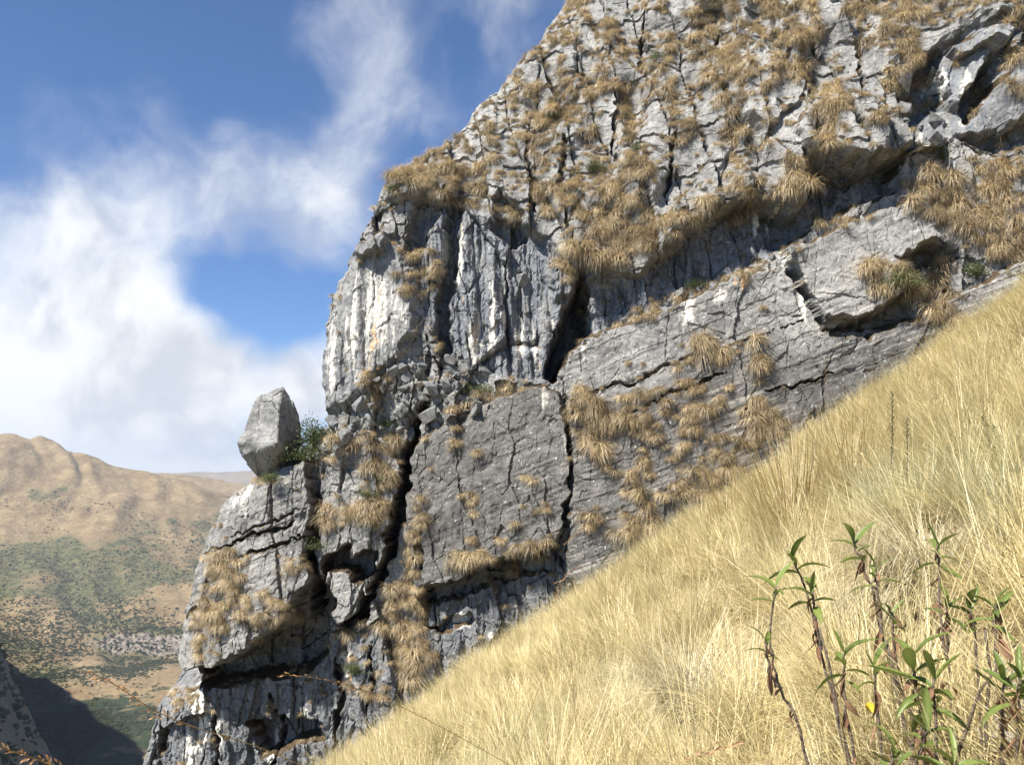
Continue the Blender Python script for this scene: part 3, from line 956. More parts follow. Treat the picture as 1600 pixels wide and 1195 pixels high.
for r, nm in enumerate(names):
    f = quad[qreg == r]
    used, inv = np.unique(f.ravel(), return_inverse=True)
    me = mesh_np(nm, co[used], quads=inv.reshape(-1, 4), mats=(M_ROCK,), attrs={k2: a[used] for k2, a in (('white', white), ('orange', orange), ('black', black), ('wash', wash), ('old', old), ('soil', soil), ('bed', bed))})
    o = obj(nm, me, cliff)
    if cliff is None:
        cliff = o
        tag(o, 'grey limestone cliff with ledges, overhangs and a deep crack', kind='structure')
    else:
        o['label'] = part_labels[r]


def on_wall(u, v):
    """The point of the built wall that the photograph shows at (u, v): walk along the sight line."""
    sx, sz = slope_of(u, v)
    for yy in np.arange(26.0, 48.0, 0.02):
        i = int(round((sx * yy - gx[0]) / STEP))
        j = int(round((sz * yy - gz[0]) / STEP))
        if 0 < i < NX - 1 and 0 < j < NZ - 1:
            g_ = G[j, i]
            if g_ == g_ and g_ <= yy:
                return np.array([gx[i], g_, gz[j]]), float(shelf_grid[j, i])
    return None, 0.0


shelf_grid = dYdz

# ------------------------------------------------------------------ the perched boulder and loose blocks


def hull(points):
    bm = bmesh.new()
    for p in points:
        bm.verts.new(p)
    r = bmesh.ops.convex_hull(bm, input=bm.verts[:])
    junk = {e for e in r['geom_interior'] + r['geom_unused'] if isinstance(e, bmesh.types.BMVert)}
    bmesh.ops.delete(bm, geom=list(junk), context='VERTS')
    bmesh.ops.dissolve_limit(bm, angle_limit=math.radians(6), verts=bm.verts[:], edges=bm.edges[:])
    return bm


def rock_mesh(name, points, cuts, rough, seed, attrs=None):
    """A broken block: convex body, edges knocked off, faces pitted."""
    bm = hull(points)
    if cuts:
        bmesh.ops.bevel(bm, geom=bm.edges[:], offset=min(rough * .8, .05), segments=1, affect='EDGES')
        bmesh.ops.triangulate(bm, faces=bm.faces[:])
        for _ in range(cuts):
            bmesh.ops.subdivide_edges(bm, edges=bm.edges[:], cuts=1, use_grid_fill=True)
            bmesh.ops.triangulate(bm, faces=bm.faces[:])
        bm.normal_update()
        P = np.array([v.co for v in bm.verts])
        s = max(np.ptp(P, axis=0))
        a = fbm(P[:, 0] / s * 5 + P[:, 1] * 3 / s, P[:, 2] / s * 5 + 9, seed, 4) - .5
        _, _, r1, _, _, _, _ = cells(P[:, 0] / s * 7 + 3 * P[:, 1] / s, P[:, 2] / s * 7 + 2 * P[:, 1] / s, seed)
        b = r1 - .5
        for v, k1, k2 in zip(bm.verts, a, b):
            v.co += v.normal * rough * (1.6 * k1 + .7 * k2)
    bmesh.ops.triangulate(bm, faces=bm.faces[:])
    me = bpy.data.meshes.new(name)
    bm.to_mesh(me)
    bm.free()
    me.materials.append(M_ROCK)
    for k2 in ('white', 'orange', 'black', 'wash', 'old', 'soil', 'bed'):
        at = me.attributes.new(k2, 'FLOAT', 'POINT')
        val = (attrs or {}).get(k2, 0.0)
        at.data.foreach_set('value', np.full(len(me.vertices), val, np.float32))
    return me


def spot(u, v, y):
    sx, sz = slope_of(u, v)
    return np.array([float(sx) * y, y, float(sz) * y])


def build_boulder():
    yb = 36.4
    c = spot(415, 745, yb)
    pts = []
    front = [(443, 603, .1), (402, 620, -.55), (370, 693, -.9), (376, 714, -.8), (433, 694, -1.7), (437, 628, -1.0), (408, 750, .1), (430, 748, .1), (471, 668, .3), (460, 634, .2), (468, 724, .4)]
    rear = [(440, 612, 1.4), (405, 632, 1.2), (380, 690, 1.3), (410, 742, 1.3), (464, 720, 1.5), (464, 655, 1.3)]
    for u, v, dy in front + rear:
        p = spot(u, v, yb + dy)
        pts.append(p - c)
    me = rock_mesh('boulder', pts, 5, .11, 411, {'wash': .1})
    o = obj('boulder', me)
    o.location = c
    tag(o, 'large angular grey boulder perched on the ledge at the cliff corner', 'boulder')


build_boulder()

BLOCK_KINDS = []
for k in range(10):
    r = np.random.default_rng(430 + k)
    pts = r.uniform(-1, 1, (11, 3)) * (1, .7, .75)
    BLOCK_KINDS.append(rock_mesh('rock_block', pts, 1, .10, 431 + k, {'wash': .2 if k % 3 else .6}))

nblock = 0


def place_block(u, v, size, sink=.35, yaw=None):
    global nblock
    p, sh = on_wall(u, v)
    if p is None:
        return
    o = obj('rock_block', BLOCK_KINDS[nblock % len(BLOCK_KINDS)], cliff)
    nblock += 1
    o.location = p + np.array([0, -size * (1 - sink) * .4, 0])
    o.rotation_euler = (random.uniform(-.5, .5), random.uniform(-.6, .6), random.uniform(0, 6.28) if yaw is None else yaw)
    o.scale = (size * random.uniform(.8, 1.25), size * random.uniform(.8, 1.1), size * random.uniform(.8, 1.3))


def rnd_in(P):
    a = np.array(P, float)
    while True:
        u, v = random.uniform(a[:, 0].min(), a[:, 0].max()), random.uniform(a[:, 1].min(), a[:, 1].max())
        if poly_sd(P, np.array([u]), np.array([v]))[0] > 0:
            return u, v


for _ in range(120):
    u, v = rnd_in(RUBBLE)
    place_block(u, v, random.choice([.10, .14, .18, .25, .36]))
for _ in range(26):
    u, v = rnd_in([(470, 700), (505, 655), (540, 665), (560, 690), (520, 710), (490, 720)])
    place_block(u, v, random.choice([.12, .18, .26, .4]))
for _ in range(40):
    u, v = rnd_in([(1385, 120), (1470, 100), (1490, 210), (1400, 310), (1350, 320), (1400, 230)])
    place_block(u, v, random.choice([.10, .15, .2, .3]))
for _ in range(26):
    t = random.random()
    place_block(935 + 300 * t + random.uniform(-8, 8), 518 - 128 * t + random.uniform(-8, 6), random.choice([.08, .12, .16, .22]))
place_block(1413, 128, .46, .3)
place_block(1395, 95, .2)
place_block(520, 662, .42, .2)
place_block(540, 690, .3, .2)
place_block(820, 440, .42, .3)
place_block(806, 425, .3, .3)

# ------------------------------------------------------------------ tussocks


def blades(seed, n, length, theta, bend, foot, width, phi=(0, 2 * math.pi), segs=4, kink=.25, lean=(0, 0)):
    """n grass blades as tapered strips: they leave the foot at angle theta from upright and curve over."""
    r = np.random.default_rng(seed)
    ph = r.uniform(phi[0], phi[1], n)
    rad = foot * np.sqrt(r.uniform(0, 1, n))
    ph0 = ph + r.normal(0, .35, n)
    p = np.stack([rad * np.cos(ph0), rad * np.sin(ph0), np.zeros(n)], 1)
    th = np.radians(r.uniform(theta[0], theta[1], n)) * (.35 + .65 * np.sqrt(rad / max(foot, 1e-6)))
    bd = np.radians(r.uniform(bend[0], bend[1], n))
    L = r.uniform(length[0], length[1], n)
    side = np.stack([-np.sin(ph), np.cos(ph), np.zeros(n)], 1)
    tw = r.normal(0, kink, n)
    V, A = [], []
    for s in range(segs + 1):
        t = s / segs
        w = width * (1 - t) ** .7 * (.7 + .6 * r.uniform(0, 1, n)) if s < segs else np.zeros(n)
        if s == 0:
            w = np.full(n, width)
        if s < segs:
            V.append(p - side * w[:, None] * .5)
            V.append(p + side * w[:, None] * .5)
            A += [np.full(n, t)] * 2
        else:
            V.append(p.copy())
            A.append(np.full(n, 1.0))
        a = th + bd * (t + .5 / segs)
        pq = ph + tw * t
        d = np.stack([np.sin(a) * np.cos(pq) + lean[0] * t, np.sin(a) * np.sin(pq) + lean[1] * t, np.cos(a)], 1)
        p = p + d * (L / segs)[:, None]
    K = 2 * segs + 1
    V = np.stack(V, 1).reshape(-1, 3)
    A = np.stack(A, 1).reshape(-1)
    base = np.arange(n) * K
    quads = np.concatenate([np.stack([base + 2 * s, base + 2 * s + 1, base + 2 * s + 3, base + 2 * s + 2], 1) for s in range(segs - 1)])
    e = 2 * (segs - 1)
    tris = np.stack([base + e, base + e + 1, base + e + 2], 1)
    tone = np.repeat(r.beta(2.2, 2.0, n), K)
    return V, quads, tris, tone, A


def grass_mesh(name, sets, mat):
    Vs, Qs, Ts, to, al, off = [], [], [], [], [], 0
    for V, q, t, tone, a in sets:
        Vs.append(V)
        Qs.append(q + off)
        Ts.append(t + off)
        to.append(tone)
        al.append(a)
        off += len(V)
    return mesh_np(name, np.concatenate(Vs), quads=np.concatenate(Qs), tris=np.concatenate(Ts), mats=(mat,), attrs={'tone': np.concatenate(to), 'along': np.concatenate(al)})


# a tussock on the wall: a mop that stands out (towards -Y) and hangs over
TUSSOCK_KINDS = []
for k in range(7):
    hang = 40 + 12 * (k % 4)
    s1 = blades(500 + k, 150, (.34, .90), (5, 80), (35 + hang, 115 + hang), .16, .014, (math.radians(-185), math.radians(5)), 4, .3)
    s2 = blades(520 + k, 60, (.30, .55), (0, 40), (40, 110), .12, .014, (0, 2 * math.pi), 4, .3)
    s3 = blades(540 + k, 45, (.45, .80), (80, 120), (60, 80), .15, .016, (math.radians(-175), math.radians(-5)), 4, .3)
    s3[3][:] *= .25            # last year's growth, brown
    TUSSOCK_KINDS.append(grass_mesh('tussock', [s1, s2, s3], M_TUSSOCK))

UPPER_FIELD = [(600, 290), (720, 200), (800, 115), (885, 5), (900, -20), (1620, -20), (1620, 150), (1500, 190), (1390, 170), (1340, 270), (1240, 250), (1260, 320), (1110, 335), (1030, 385), (905, 395), (840, 350), (700, 310), (640, 290)]
SPOTS = []   # u, v, size, place


def bunch(place, u, v, ru, rv, n, size=1.0):
    for _ in range(n):
        a, r = random.uniform(0, 6.283), math.sqrt(random.random())
        SPOTS.append((u + ru * r * math.cos(a), v + rv * r * math.sin(a), size * random.uniform(.5, 1.25), place))


def run(place, P, n, spread=5, size=.8):
    P = np.array(P, float)
    for _ in range(n):
        t = random.random() * (len(P) - 1)
        k = int(t)
        p = P[k] + (P[k + 1] - P[k]) * (t - k)
        SPOTS.append((p[0] + random.gauss(0, spread), p[1] + random.gauss(0, spread), size * random.uniform(.6, 1.2), place))


# upper face: clumps follow the joints
cnt = 0
while cnt < 760:
    u, v = rnd_in(UPPER_FIELD)
    uu, vv = np.array([u]), np.array([v])
    d = fbm(uu / 24 - .25 * vv / 60, vv / 95, 601, 3)[0]
    if d > .475 + random.uniform(-.05, .05):
        where = 'skyline shoulder of the cliff' if u < 780 else 'upper face above the fluted wall' if u < 960 else \
            ('leaning face over the overhang' if u < 1200 else 'leaning face near the hollow')
        SPOTS.append((u, v, random.uniform(.45, .95), where))
        cnt += 1
for args in [
    ('skyline shoulder of the cliff', 650, 258, 55, 26, 26, .85), ('skyline shoulder of the cliff', 605, 305, 26, 26, 8, .8),
    ('patch beside the white tower', 652, 425, 36, 46, 22, .7), ('edge of the white tower', 522, 462, 12, 26, 5, .6), ('foot of the white tower', 582, 592, 26, 14, 7, .8),
    ('ledge behind the boulder', 545, 688, 36, 12, 10, .8), ('ledge behind the boulder', 500, 712, 26, 10, 7, .7), ('rim of the corner block', 400, 748, 30, 5, 8, .5),
    ('shelf on the broken pillar', 520, 806, 36, 18, 14, .85), ('hanging garden left of the deep crack', 588, 772, 30, 62, 32, .85), ('hanging garden left of the deep crack', 610, 710, 20, 40, 12, .75),
    ('big patch on the corner block', 345, 905, 36, 52, 46, .75), ('big patch on the corner block', 325, 985, 30, 44, 28, .7), ('lower shelf of the corner block', 425, 950, 55, 28, 28, .75), ('lower shelf of the corner block', 462, 878, 26, 18, 7, .65),
    ('ledge above the cave', 882, 400, 18, 36, 12, .85), ('thick clump above the cave', 962, 378, 54, 34, 26, 1.0), ('rib beside the white seam', 915, 640, 24, 40, 14, 1.0),
    ('bedded wall above the meadow', 960, 690, 60, 45, 16, .9), ('bedded wall above the meadow', 1040, 640, 70, 65, 34, .65), ('bedded wall above the meadow', 1120, 660, 90, 60, 38, .7),
    ('foot of the bedded wall', 1080, 745, 110, 42, 34, .8), ('foot of the bedded wall', 970, 800, 75, 34, 18, .85), ('foot of the bedded wall', 1210, 665, 40, 24, 12, .9),
    ('mop on the bedded wall', 1112, 542, 26, 22, 9, 1.0), ('strip on the bedded wall', 1186, 562, 10, 36, 8, .8),
    ('grass sill under the dark slab', 765, 872, 58, 14, 22, .85), ('grass sill under the dark slab', 836, 856, 30, 10, 10, .8),
    ('gully right of the deep crack', 625, 960, 36, 50, 26, .8), ('gully right of the deep crack', 652, 1030, 28, 36, 18, .9), ('gully right of the deep crack', 590, 1060, 30, 30, 8, .7),
    ('grassy terrace above the meadow', 1500, 300, 75, 56, 46, .85), ('grassy terrace above the meadow', 1565, 355, 55, 48, 40, .85), ('grassy terrace above the meadow', 1450, 290, 40, 30, 12, .9), ('grassy terrace above the meadow', 1560, 250, 44, 34, 14, .8),
    ('top of the jutting block', 1385, 432, 44, 26, 16, .9), ('side of the jutting block', 1450, 440, 34, 46, 16, .95), ('side of the jutting block', 1480, 500, 30, 30, 8, .8), ('ledge above the jutting block', 1290, 345, 40, 8, 8, .8),
    ('broken wall under the corner block', 548, 1015, 36, 50, 12, .7), ('rim of the lowest buttress', 272, 1084, 34, 10, 9, .6), ('broken wall under the corner block', 470, 1080, 60, 40, 8, .5),
    ('lip over the overhang', 1240, 275, 26, 26, 14, .9), ('lip over the overhang', 1130, 320, 36, 26, 14, .85), ('lip over the overhang', 1190, 300, 40, 16, 10, .8),
]:
    bunch(*args)
for args in [
    ('strip along the deep crack', [(658, 770), (650, 830), (640, 900), (655, 940)], 26, 6, .75), ('seam of the dark slab', [(742, 700), (738, 770), (736, 840), (745, 870)], 12, 4, .55),
    ('seam of the dark slab', [(720, 660), (700, 720), (668, 770)], 8, 4, .5), ('tuft on the dark slab', [(830, 745), (828, 755), (782, 850), (856, 780), (852, 812)], 9, 5, .55),
    ('ledge over the bedded wall', [(925, 522), (990, 497), (1060, 468), (1150, 428), (1215, 405)], 26, 5, .65), ('ledge over the dark slab', [(700, 640), (760, 622), (800, 600)], 12, 5, .7),
    ('seam of the bedded wall', [(1000, 560), (1005, 640), (1000, 700)], 10, 7, .55), ('seam of the bedded wall', [(1060, 560), (1080, 600), (1090, 650)], 10, 8, .6),
]:
    run(*args)


RANK = ['highest', 'second highest', 'third highest', 'fourth highest', 'fifth highest', 'sixth highest', 'seventh highest', 'eighth highest', 'ninth highest', 'tenth highest', 'eleventh highest', 'twelfth highest'] + ['lowest'] * 60


def build_tussocks():
    placed = []
    for (u, v, s, where) in SPOTS:
        for _try in range(4):
            p, sh = on_wall(u, v)
            if p is not None and sh > -0.6 and p[1] < 45:
                break
            u, v = u + random.uniform(-8, 8), v + random.uniform(-2, 10)
            p = None
        if p is None:
            continue
        placed.append((s / p[1] * 34, p, s, where))
    placed.sort(key=lambda a: -a[0])
    cats = {}
    for k, (px, p, s, where) in enumerate(placed[:300]):
        o = bpy.data.objects.new('tussock', TUSSOCK_KINDS[random.randrange(7)])
        link(o)
        o.location = p + np.array([0, .05, -.02])
        o.rotation_euler = (random.uniform(-.15, .45), random.uniform(-.35, .35), random.uniform(-.7, .7))
        o.scale = (s * random.uniform(.75, 1.15), s * random.uniform(.8, 1.1), s * random.uniform(.8, 1.35))
        cats.setdefault(where, []).append((o, s, p))
    for where, items in cats.items():
        cellmap = {}
        if len(items) > 5:
            q1, q2 = np.quantile([a[2][0] for a in items], [.33, .67])
            h1, h2 = np.quantile([a[2][2] for a in items], [.33, .67])
        for it in items:
            key = ''
            if len(items) > 5:
                p = it[2]
                key = ('lower ' if p[2] < h1 else 'upper ' if p[2] > h2 else 'mid ') + ('left of the ' if p[0] < q1 else 'right of the ' if p[0] > q2 else 'centre of the ')
            cellmap.setdefault(key, []).append(it)
        for key, its in cellmap.items():
            its.sort(key=lambda a: -a[1])
            for k, (o, s, p) in enumerate(its):
                if len(its) == 1:
                    word = 'shaggy'
                elif k == 0:
                    word = 'largest shaggy'
                elif k == len(its) - 1:
                    word = 'smallest drooping'
                else:
                    order = sorted(its[1:-1], key=lambda a: -a[2][2])
                    rank = [a[0] for a in order].index(o)
                    word = ('' if len(order) == 1 else RANK[rank] + ' ') + 'middling'
                tag(o, '%s straw tussock, %s%s' % (word, key or 'on the ', where), 'tussock', 'tussocks on the ' + where)
    rest = placed[300:]
    n = len(rest)
    pts = np.array([p for _, p, _, _ in rest]) + np.array([0, .05, -.02])
    rots = np.stack([rng.uniform(-.15, .45, n), rng.uniform(-.35, .35, n), rng.uniform(-.7, .7, n)], 1)
    o = instancer('small_tussocks', pts, rots, np.array([s for _, _, s, _ in rest]) * .9, rng.integers(0, 7, n), TUSSOCK_KINDS)
    tag(o, 'smaller dry tussocks thickly dotting the cliff', kind='stuff')
    # tiny tufts and dead cushions in the joints
    n = 2600
    pick = rng.integers(0, N, 40000)
    good = pick[(shelf[pick] > .7) & (sil[pick] > .2) & (V[pick] < 1220) & (U[pick] < 1620) & (rng.uniform(0, 1, 40000) < .25 + .75 * m_upper[pick]) & (m_alc[pick] < .5) & (m_flute[pick] < .5)][:n]
    pts = np.stack([x[good], Y[good] + .02, z[good]], 1)
    n = len(good)
    o = instancer('grass_tufts', pts, np.stack([rng.uniform(-.1, .2, n), rng.uniform(-.2, .2, n), rng.uniform(-.6, .6, n)], 1), rng.uniform(.14, .42, n), rng.integers(0, 7, n), TUSSOCK_KINDS)
    tag(o, 'tiny tufts of dry grass in the joints of the rock', kind='stuff')


build_tussocks()

# ------------------------------------------------------------------ shrubs on the cliff


def tube(P, radii, sides=5):
    P = np.array(P, float)
    n = len(P)
    V, Q = [], []
    for k in range(n):
        d = P[min(k + 1, n - 1)] - P[max(k - 1, 0)]
        d = d / (np.linalg.norm(d) + 1e-9)
        a = np.cross(d, (0.3, 1, 0.2))
        a /= np.linalg.norm(a)
        b = np.cross(d, a)
        for s in range(sides):
            t = 2 * math.pi * s / sides
            V.append(P[k] + radii[k] * (a * math.cos(t) + b * math.sin(t)))
    for k in range(n - 1):
        for s in range(sides):
            s2 = (s + 1) % sides
            Q.append((k * sides + s, k * sides + s2, (k + 1) * sides + s2, (k + 1) * sides + s))
    V.append(P[-1])
    T = [((n - 1) * sides + s, (n - 1) * sides + (s + 1) % sides, len(V) - 1) for s in range(sides)]
    return np.array(V), np.array(Q), np.array(T)


def join(parts):
    Vs, Qs, Ts, off = [], [], [], 0
    for V, Q, T in parts:
        Vs.append(V)
        Qs.append(Q + off)
        Ts.append(T + off)
        off += len(V)
    return np.concatenate(Vs), np.concatenate(Qs), np.concatenate(Ts)


CROWNS = []
for k in range(4):
    v, q, t = leaf_clump(700 + k, 2400, .8, .046)
    CROWNS.append(mesh_np('crown', v, quads=q, mats=(M_SHRUB,), attrs={'tone': t}))
r_ = np.random.default_rng(3)
tw = join([tube([(0, 0, -.25), tuple(r_.normal(0, .08, 3) + (0, 0, .2)), tuple(r_.normal(0, .3, 3) + (0, 0, .6))], [.03, .022, .008]) for _ in range(6)])
TWIGS = mesh_np('stem', tw[0], quads=tw[1], tris=tw[2], mats=(M_TWIG,))
for n, (u, v, s, lab) in enumerate([
    (1412, 452, .58, 'round dark green shrub on the side of the jutting block'), (930, 270, .36, 'narrow dark shrub on the middle of the upper face'),
    (472, 705, .50, 'dense green shrub growing against the perched boulder'), (490, 678, .45, 'olive shrub on the ledge between boulder and tower'), (424, 738, .22, 'small green shrub at the foot of the boulder'),
    (735, 618, .34, 'dark green shrub on the ledge above the dark slab'), (758, 612, .30, 'olive shrub beside the dark one above the dark slab'), (1472, 250, .40, 'bright green low shrub on the grassy terrace'),
    (606, 668, .34, 'green shrub in the rubble left of the deep crack'), (602, 752, .40, 'olive shrub at the top of the hanging garden'), (575, 775, .28, 'little shrub on the left of the hanging garden'),
    (1525, 432, .42, 'dark shrub in the shade above the meadow edge'), (1090, 450, .34, 'low shrub on the ledge under the overhang'), (862, 190, .28, 'small dark shrub high on the skyline side of the face'),
    (1025, 95, .30, 'small olive shrub near the top of the upper face'), (640, 890, .28, 'bright green tuft-like shrub in the strip along the deep crack'), (615, 300, .30, 'small dark shrub on the cliff shoulder'),
    (995, 240, .26, 'small green shrub in the centre of the upper face'), (493, 855, .30, 'dark green shrub at the edge of the corner block'), (555, 1050, .40, 'straggly olive shrub low on the broken wall'), (895, 655, .24, 'tiny dark shrub beside the white seam')]):
    p, sh = on_wall(u, v)
    if u < 500 and v < 800:
        p = spot(u, v + 14, 35.0 if u < 470 else 35.9)
    elif p is None or p[1] > 38.5 and u < 520:
        for dv in range(0, 90, 3):          # on a ledge: stand it on the first rock below
            p, sh = on_wall(u + dv * .35, v + dv)
            if p is not None and p[1] < 37.5:
                break
        if p is None:
            continue
        p = p + np.array([0, .3, .15])
    e = empty('shrub', p + np.array([0, -.05, -.02]))
    s *= 2.1 if u < 500 else 1.3
    e.scale = (s, s, s)
    e.rotation_euler = (0, 0, random.uniform(0, 6.28))
    tag(e, lab, 'shrub', 'shrubs on the cliff')
    obj('crown', CROWNS[n % 4], e)
    obj('stem', TWIGS, e)

# ------------------------------------------------------------------ the meadow slope


def ground_z(x, y):
    zz = 0.674 * x - 0.105 * y - 1.5
    zz = zz + 0.30 * (fbm(x / 2.2 + 5, y / 2.2, 801, 3) - .5) * sstep(1.5, 5, y)
    # it rounds over and drops to the foot of the wall
    k = np.clip(y - 18.5, 0, None)
    zz = zz - 0.055 * k * k
    # uphill it steepens a little less, downhill it falls away
    return zz


def ground_attr(x_, y_, z_):
    return None


gm = grid_mesh('ground', np.linspace(-16, 24, 160), np.linspace(-8, 27, 150), ground_z, M_SOIL)
ground = obj('ground', gm)
tag(ground, 'steep hillside under the golden meadow', kind='structure')


def on_ground(u, v):
    sx, sz = slope_of(u, v)
    for yy in np.arange(1.2, 27, .01):
        if sz * yy <= ground_z(np.array([sx * yy]), np.array([yy]))[0]:
            return np.array([sx * yy, yy, sz * yy])
    return None


MEADOW_KINDS = []
for k in range(8):
    s1 = blades(820 + k, 210, (.32, .66), (4, 66), (10, 85), .20, .0052, segs=4, kink=.45, lean=(-.16, -.05))
    s2 = blades(840 + k, 30, (.60, 1.0), (2, 30), (5, 50), .15, .0042, segs=4, kink=.2, lean=(-.18, 0))
    s3 = blades(860 + k, 90, (.25, .50), (50, 88), (10, 50), .24, .0046, segs=3, kink=.4, lean=(-.15, 0))
    MEADOW_KINDS.append(grass_mesh('meadow_kind', [s1, s2, s3], M_MEADOW))
for k in range(2):
    s1 = blades(880 + k, 200, (.35, .62), (4, 60), (10, 75), .20, .0042, segs=4, kink=.35, lean=(-.2, -.05))
    MEADOW_KINDS.append(grass_mesh('meadow_kind', [s1], M_GREYGREEN))
# thick pieces for the far slope: wider blades so that they hold together at a distance
for k in range(4):
    s1 = blades(890 + k, 170, (.34, .62), (4, 60), (10, 70), .26, .009, segs=3, kink=.35, lean=(-.22, -.03))
    s2 = blades(895 + k, 16, (.55, .80), (2, 24), (5, 45), .2, .006, segs=3, kink=.2, lean=(-.18, 0))
    MEADOW_KINDS.append(grass_mesh('meadow_kind', [s1, s2], M_MEADOW))


def build_meadow():
    pts, idx, scl = [], [], []
    tries = 90000
    yy = 1.6 + (21.5 - 1.6) * rng.uniform(0, 1, tries) ** .62
    xx = rng.uniform(-.36 * yy - 3.0, .66 * yy + 3.5)
    zz = ground_z(xx, yy)
    u, v = where_seen(xx, yy, zz)
    seen = (v < 1420) | (u > 1680) | (u < -60)
    dens = np.where(yy < 7, 9.0, 6.0)          # clumps per square metre
    area = 1.02 * yy + 6.5
    # local sampling density of the draw
    pdf = tries * (1 / .62) * ((yy - 1.6) / 19.9) ** (1 / .62 - 1) / 19.9 / area
    keep_ = seen & (rng.uniform(0, 1, tries) < dens / np.maximum(pdf, 1e-3))
    # thin where the leafy plants and the stony patch are
    xx, yy, zz, u, v = xx[keep_], yy[keep_], zz[keep_], u[keep_], v[keep_]
    bare = ((u - 1590) / 60) ** 2 + ((v - 1080) / 90) ** 2 < 1
    mop = ((u - 1460) / 150) ** 2 + ((v - 945) / 120) ** 2 < 1
    mop |= ((u - 1080) / 70) ** 2 + ((v - 1110) / 80) ** 2 < 1
    keep_ = ~bare & ~(mop & (rng.uniform(0, 1, len(u)) < .9))
    xx, yy, zz, u, v = xx[keep_], yy[keep_], zz[keep_], u[keep_], v[keep_]
    n = len(xx)
    gp = fbm(xx / 1.6, yy / 1.6, 901, 3)
    green = (rng.uniform(0, 1, n) < .75 * sstep(.60, .68, gp) + .5 * np.exp(-(((u - 1470) / 110) ** 2 + ((v - 790) / 60) ** 2)))
    far = yy > 9.5
    idx = np.where(far, rng.integers(10, 14, n), np.where(green, rng.integers(8, 10, n), rng.integers(0, 8, n)))
    tilt = rng.normal(0, .12, (n, 2))
    rots = np.stack([tilt[:, 0], tilt[:, 1] - .12, np.where(rng.uniform(0, 1, n) < .6, rng.uniform(0, 6.28, n), rng.uniform(-.9, .9, n))], 1)
    sc = rng.uniform(.65, 1.15, n) * (.75 + .5 * fbm(xx / .9, yy / .9, 911, 2))
    o = instancer('meadow_grass', np.stack([xx, yy, zz - .02], 1), rots, sc, idx, MEADOW_KINDS)
    tag(o, 'golden dry grass covering the steep slope', kind='stuff')


build_meadow()

# grass clumps that stand out of the meadow
def clump(name, label, u, v, sets, mat, cat='grass clump', scale=1.0):
    p = on_ground(u, v)
    o = obj(name, grass_mesh(name, sets, mat))
    o.location = p
    o.scale = (scale,) * 3
    tag(o, label, cat)
    return o


clump('bunch_grass', 'big pale mop of bunch grass combed outward behind the leafy plants', 1455, 935,
      [blades(930, 2600, (.50, .92), (8, 82), (60, 125), .20, .0046, segs=6, kink=.12), blades(931, 200, (.3, .6), (60, 95), (20, 60), .25, .004, segs=4)], M_PALE, scale=1.0)
clump('bunch_grass', 'grey-green tuft of fine grass above the pale bunch', 1440, 830,
      [blades(932, 420, (.5, .9), (4, 46), (10, 55), .22, .0038, segs=5, kink=.2)], M_GREYGREEN)
clump('bunch_grass', 'grey-green tuft at the edge of the picture beside the pale bunch', 1585, 850,
      [blades(933, 320, (.45, .8), (4, 50), (10, 55), .22, .0038, segs=5, kink=.2)], M_GREYGREEN)
clump('bunch_grass', 'collapsed pale clump with a grey parted side, low in the meadow', 1085, 1120,
      [blades(934, 900, (.55, .95), (8, 70), (40, 110), .18, .0044, segs=6, kink=.15, lean=(.25, -.1))], M_PALE)
clump('tall_grass_clump', 'tall clump of upright brownish seed stalks breaking the meadow skyline', 1235, 850,
      [blades(935, 260, (1.0, 1.65), (3, 30), (4, 30), .30, .0065, segs=5, kink=.1, lean=(-.18, 0)), blades(936, 300, (.4, .8), (10, 60), (10, 60), .28, .0045, segs=4)], M_STALK)
clump('tall_grass_clump', 'second clump of leaning stalks beside the tall skyline one', 1130, 830,
      [blades(937, 150, (.8, 1.4), (3, 30), (4, 34), .26, .006, segs=5, kink=.1, lean=(-.3, 0)), blades(938, 240, (.4, .8), (10, 60), (10, 60), .28, .0045, segs=4)], M_STALK)
clump('tall_grass_clump', 'clump of stalks in the meadow behind the needle-leaved stems', 1330, 790,
      [blades(939, 150, (.8, 1.3), (3, 28), (4, 40), .24, .006, segs=5, kink=.1, lean=(-.1, 0)), blades(940, 240, (.4, .8), (10, 60), (10, 60), .28, .0045, segs=4)], M_STALK)


# ------------------------------------------------------------------ seed stalks near the camera


def seed_mesh(n=5, size=1.0, seed=1):
    r = np.random.default_rng(seed)
    v, q, t = leaf_clump(seed, 14, 1, .5)
    V, Q, T = [], [], []
    for k in range(n):
        c = np.array([0, 0, .3 + k * .5])
        a = r.uniform(0, 6.28)
        d = np.array([math.cos(a) * .35, math.sin(a) * .35, .9])
        s = np.array([-math.sin(a), math.cos(a), 0]) * .16
        o = len(V)
        V += [c, c + d * .5 + s, c + d, c + d * .5 - s]
        Q.append((o, o + 1, o + 2, o + 3))
    return mesh_np('seed', np.array(V) * size, quads=np.array(Q), mats=(M_SEED,), attrs={'tone': r.uniform(0, 1, len(V))})


SEEDS = [seed_mesh(5, .012, 950 + k) for k in range(3)]


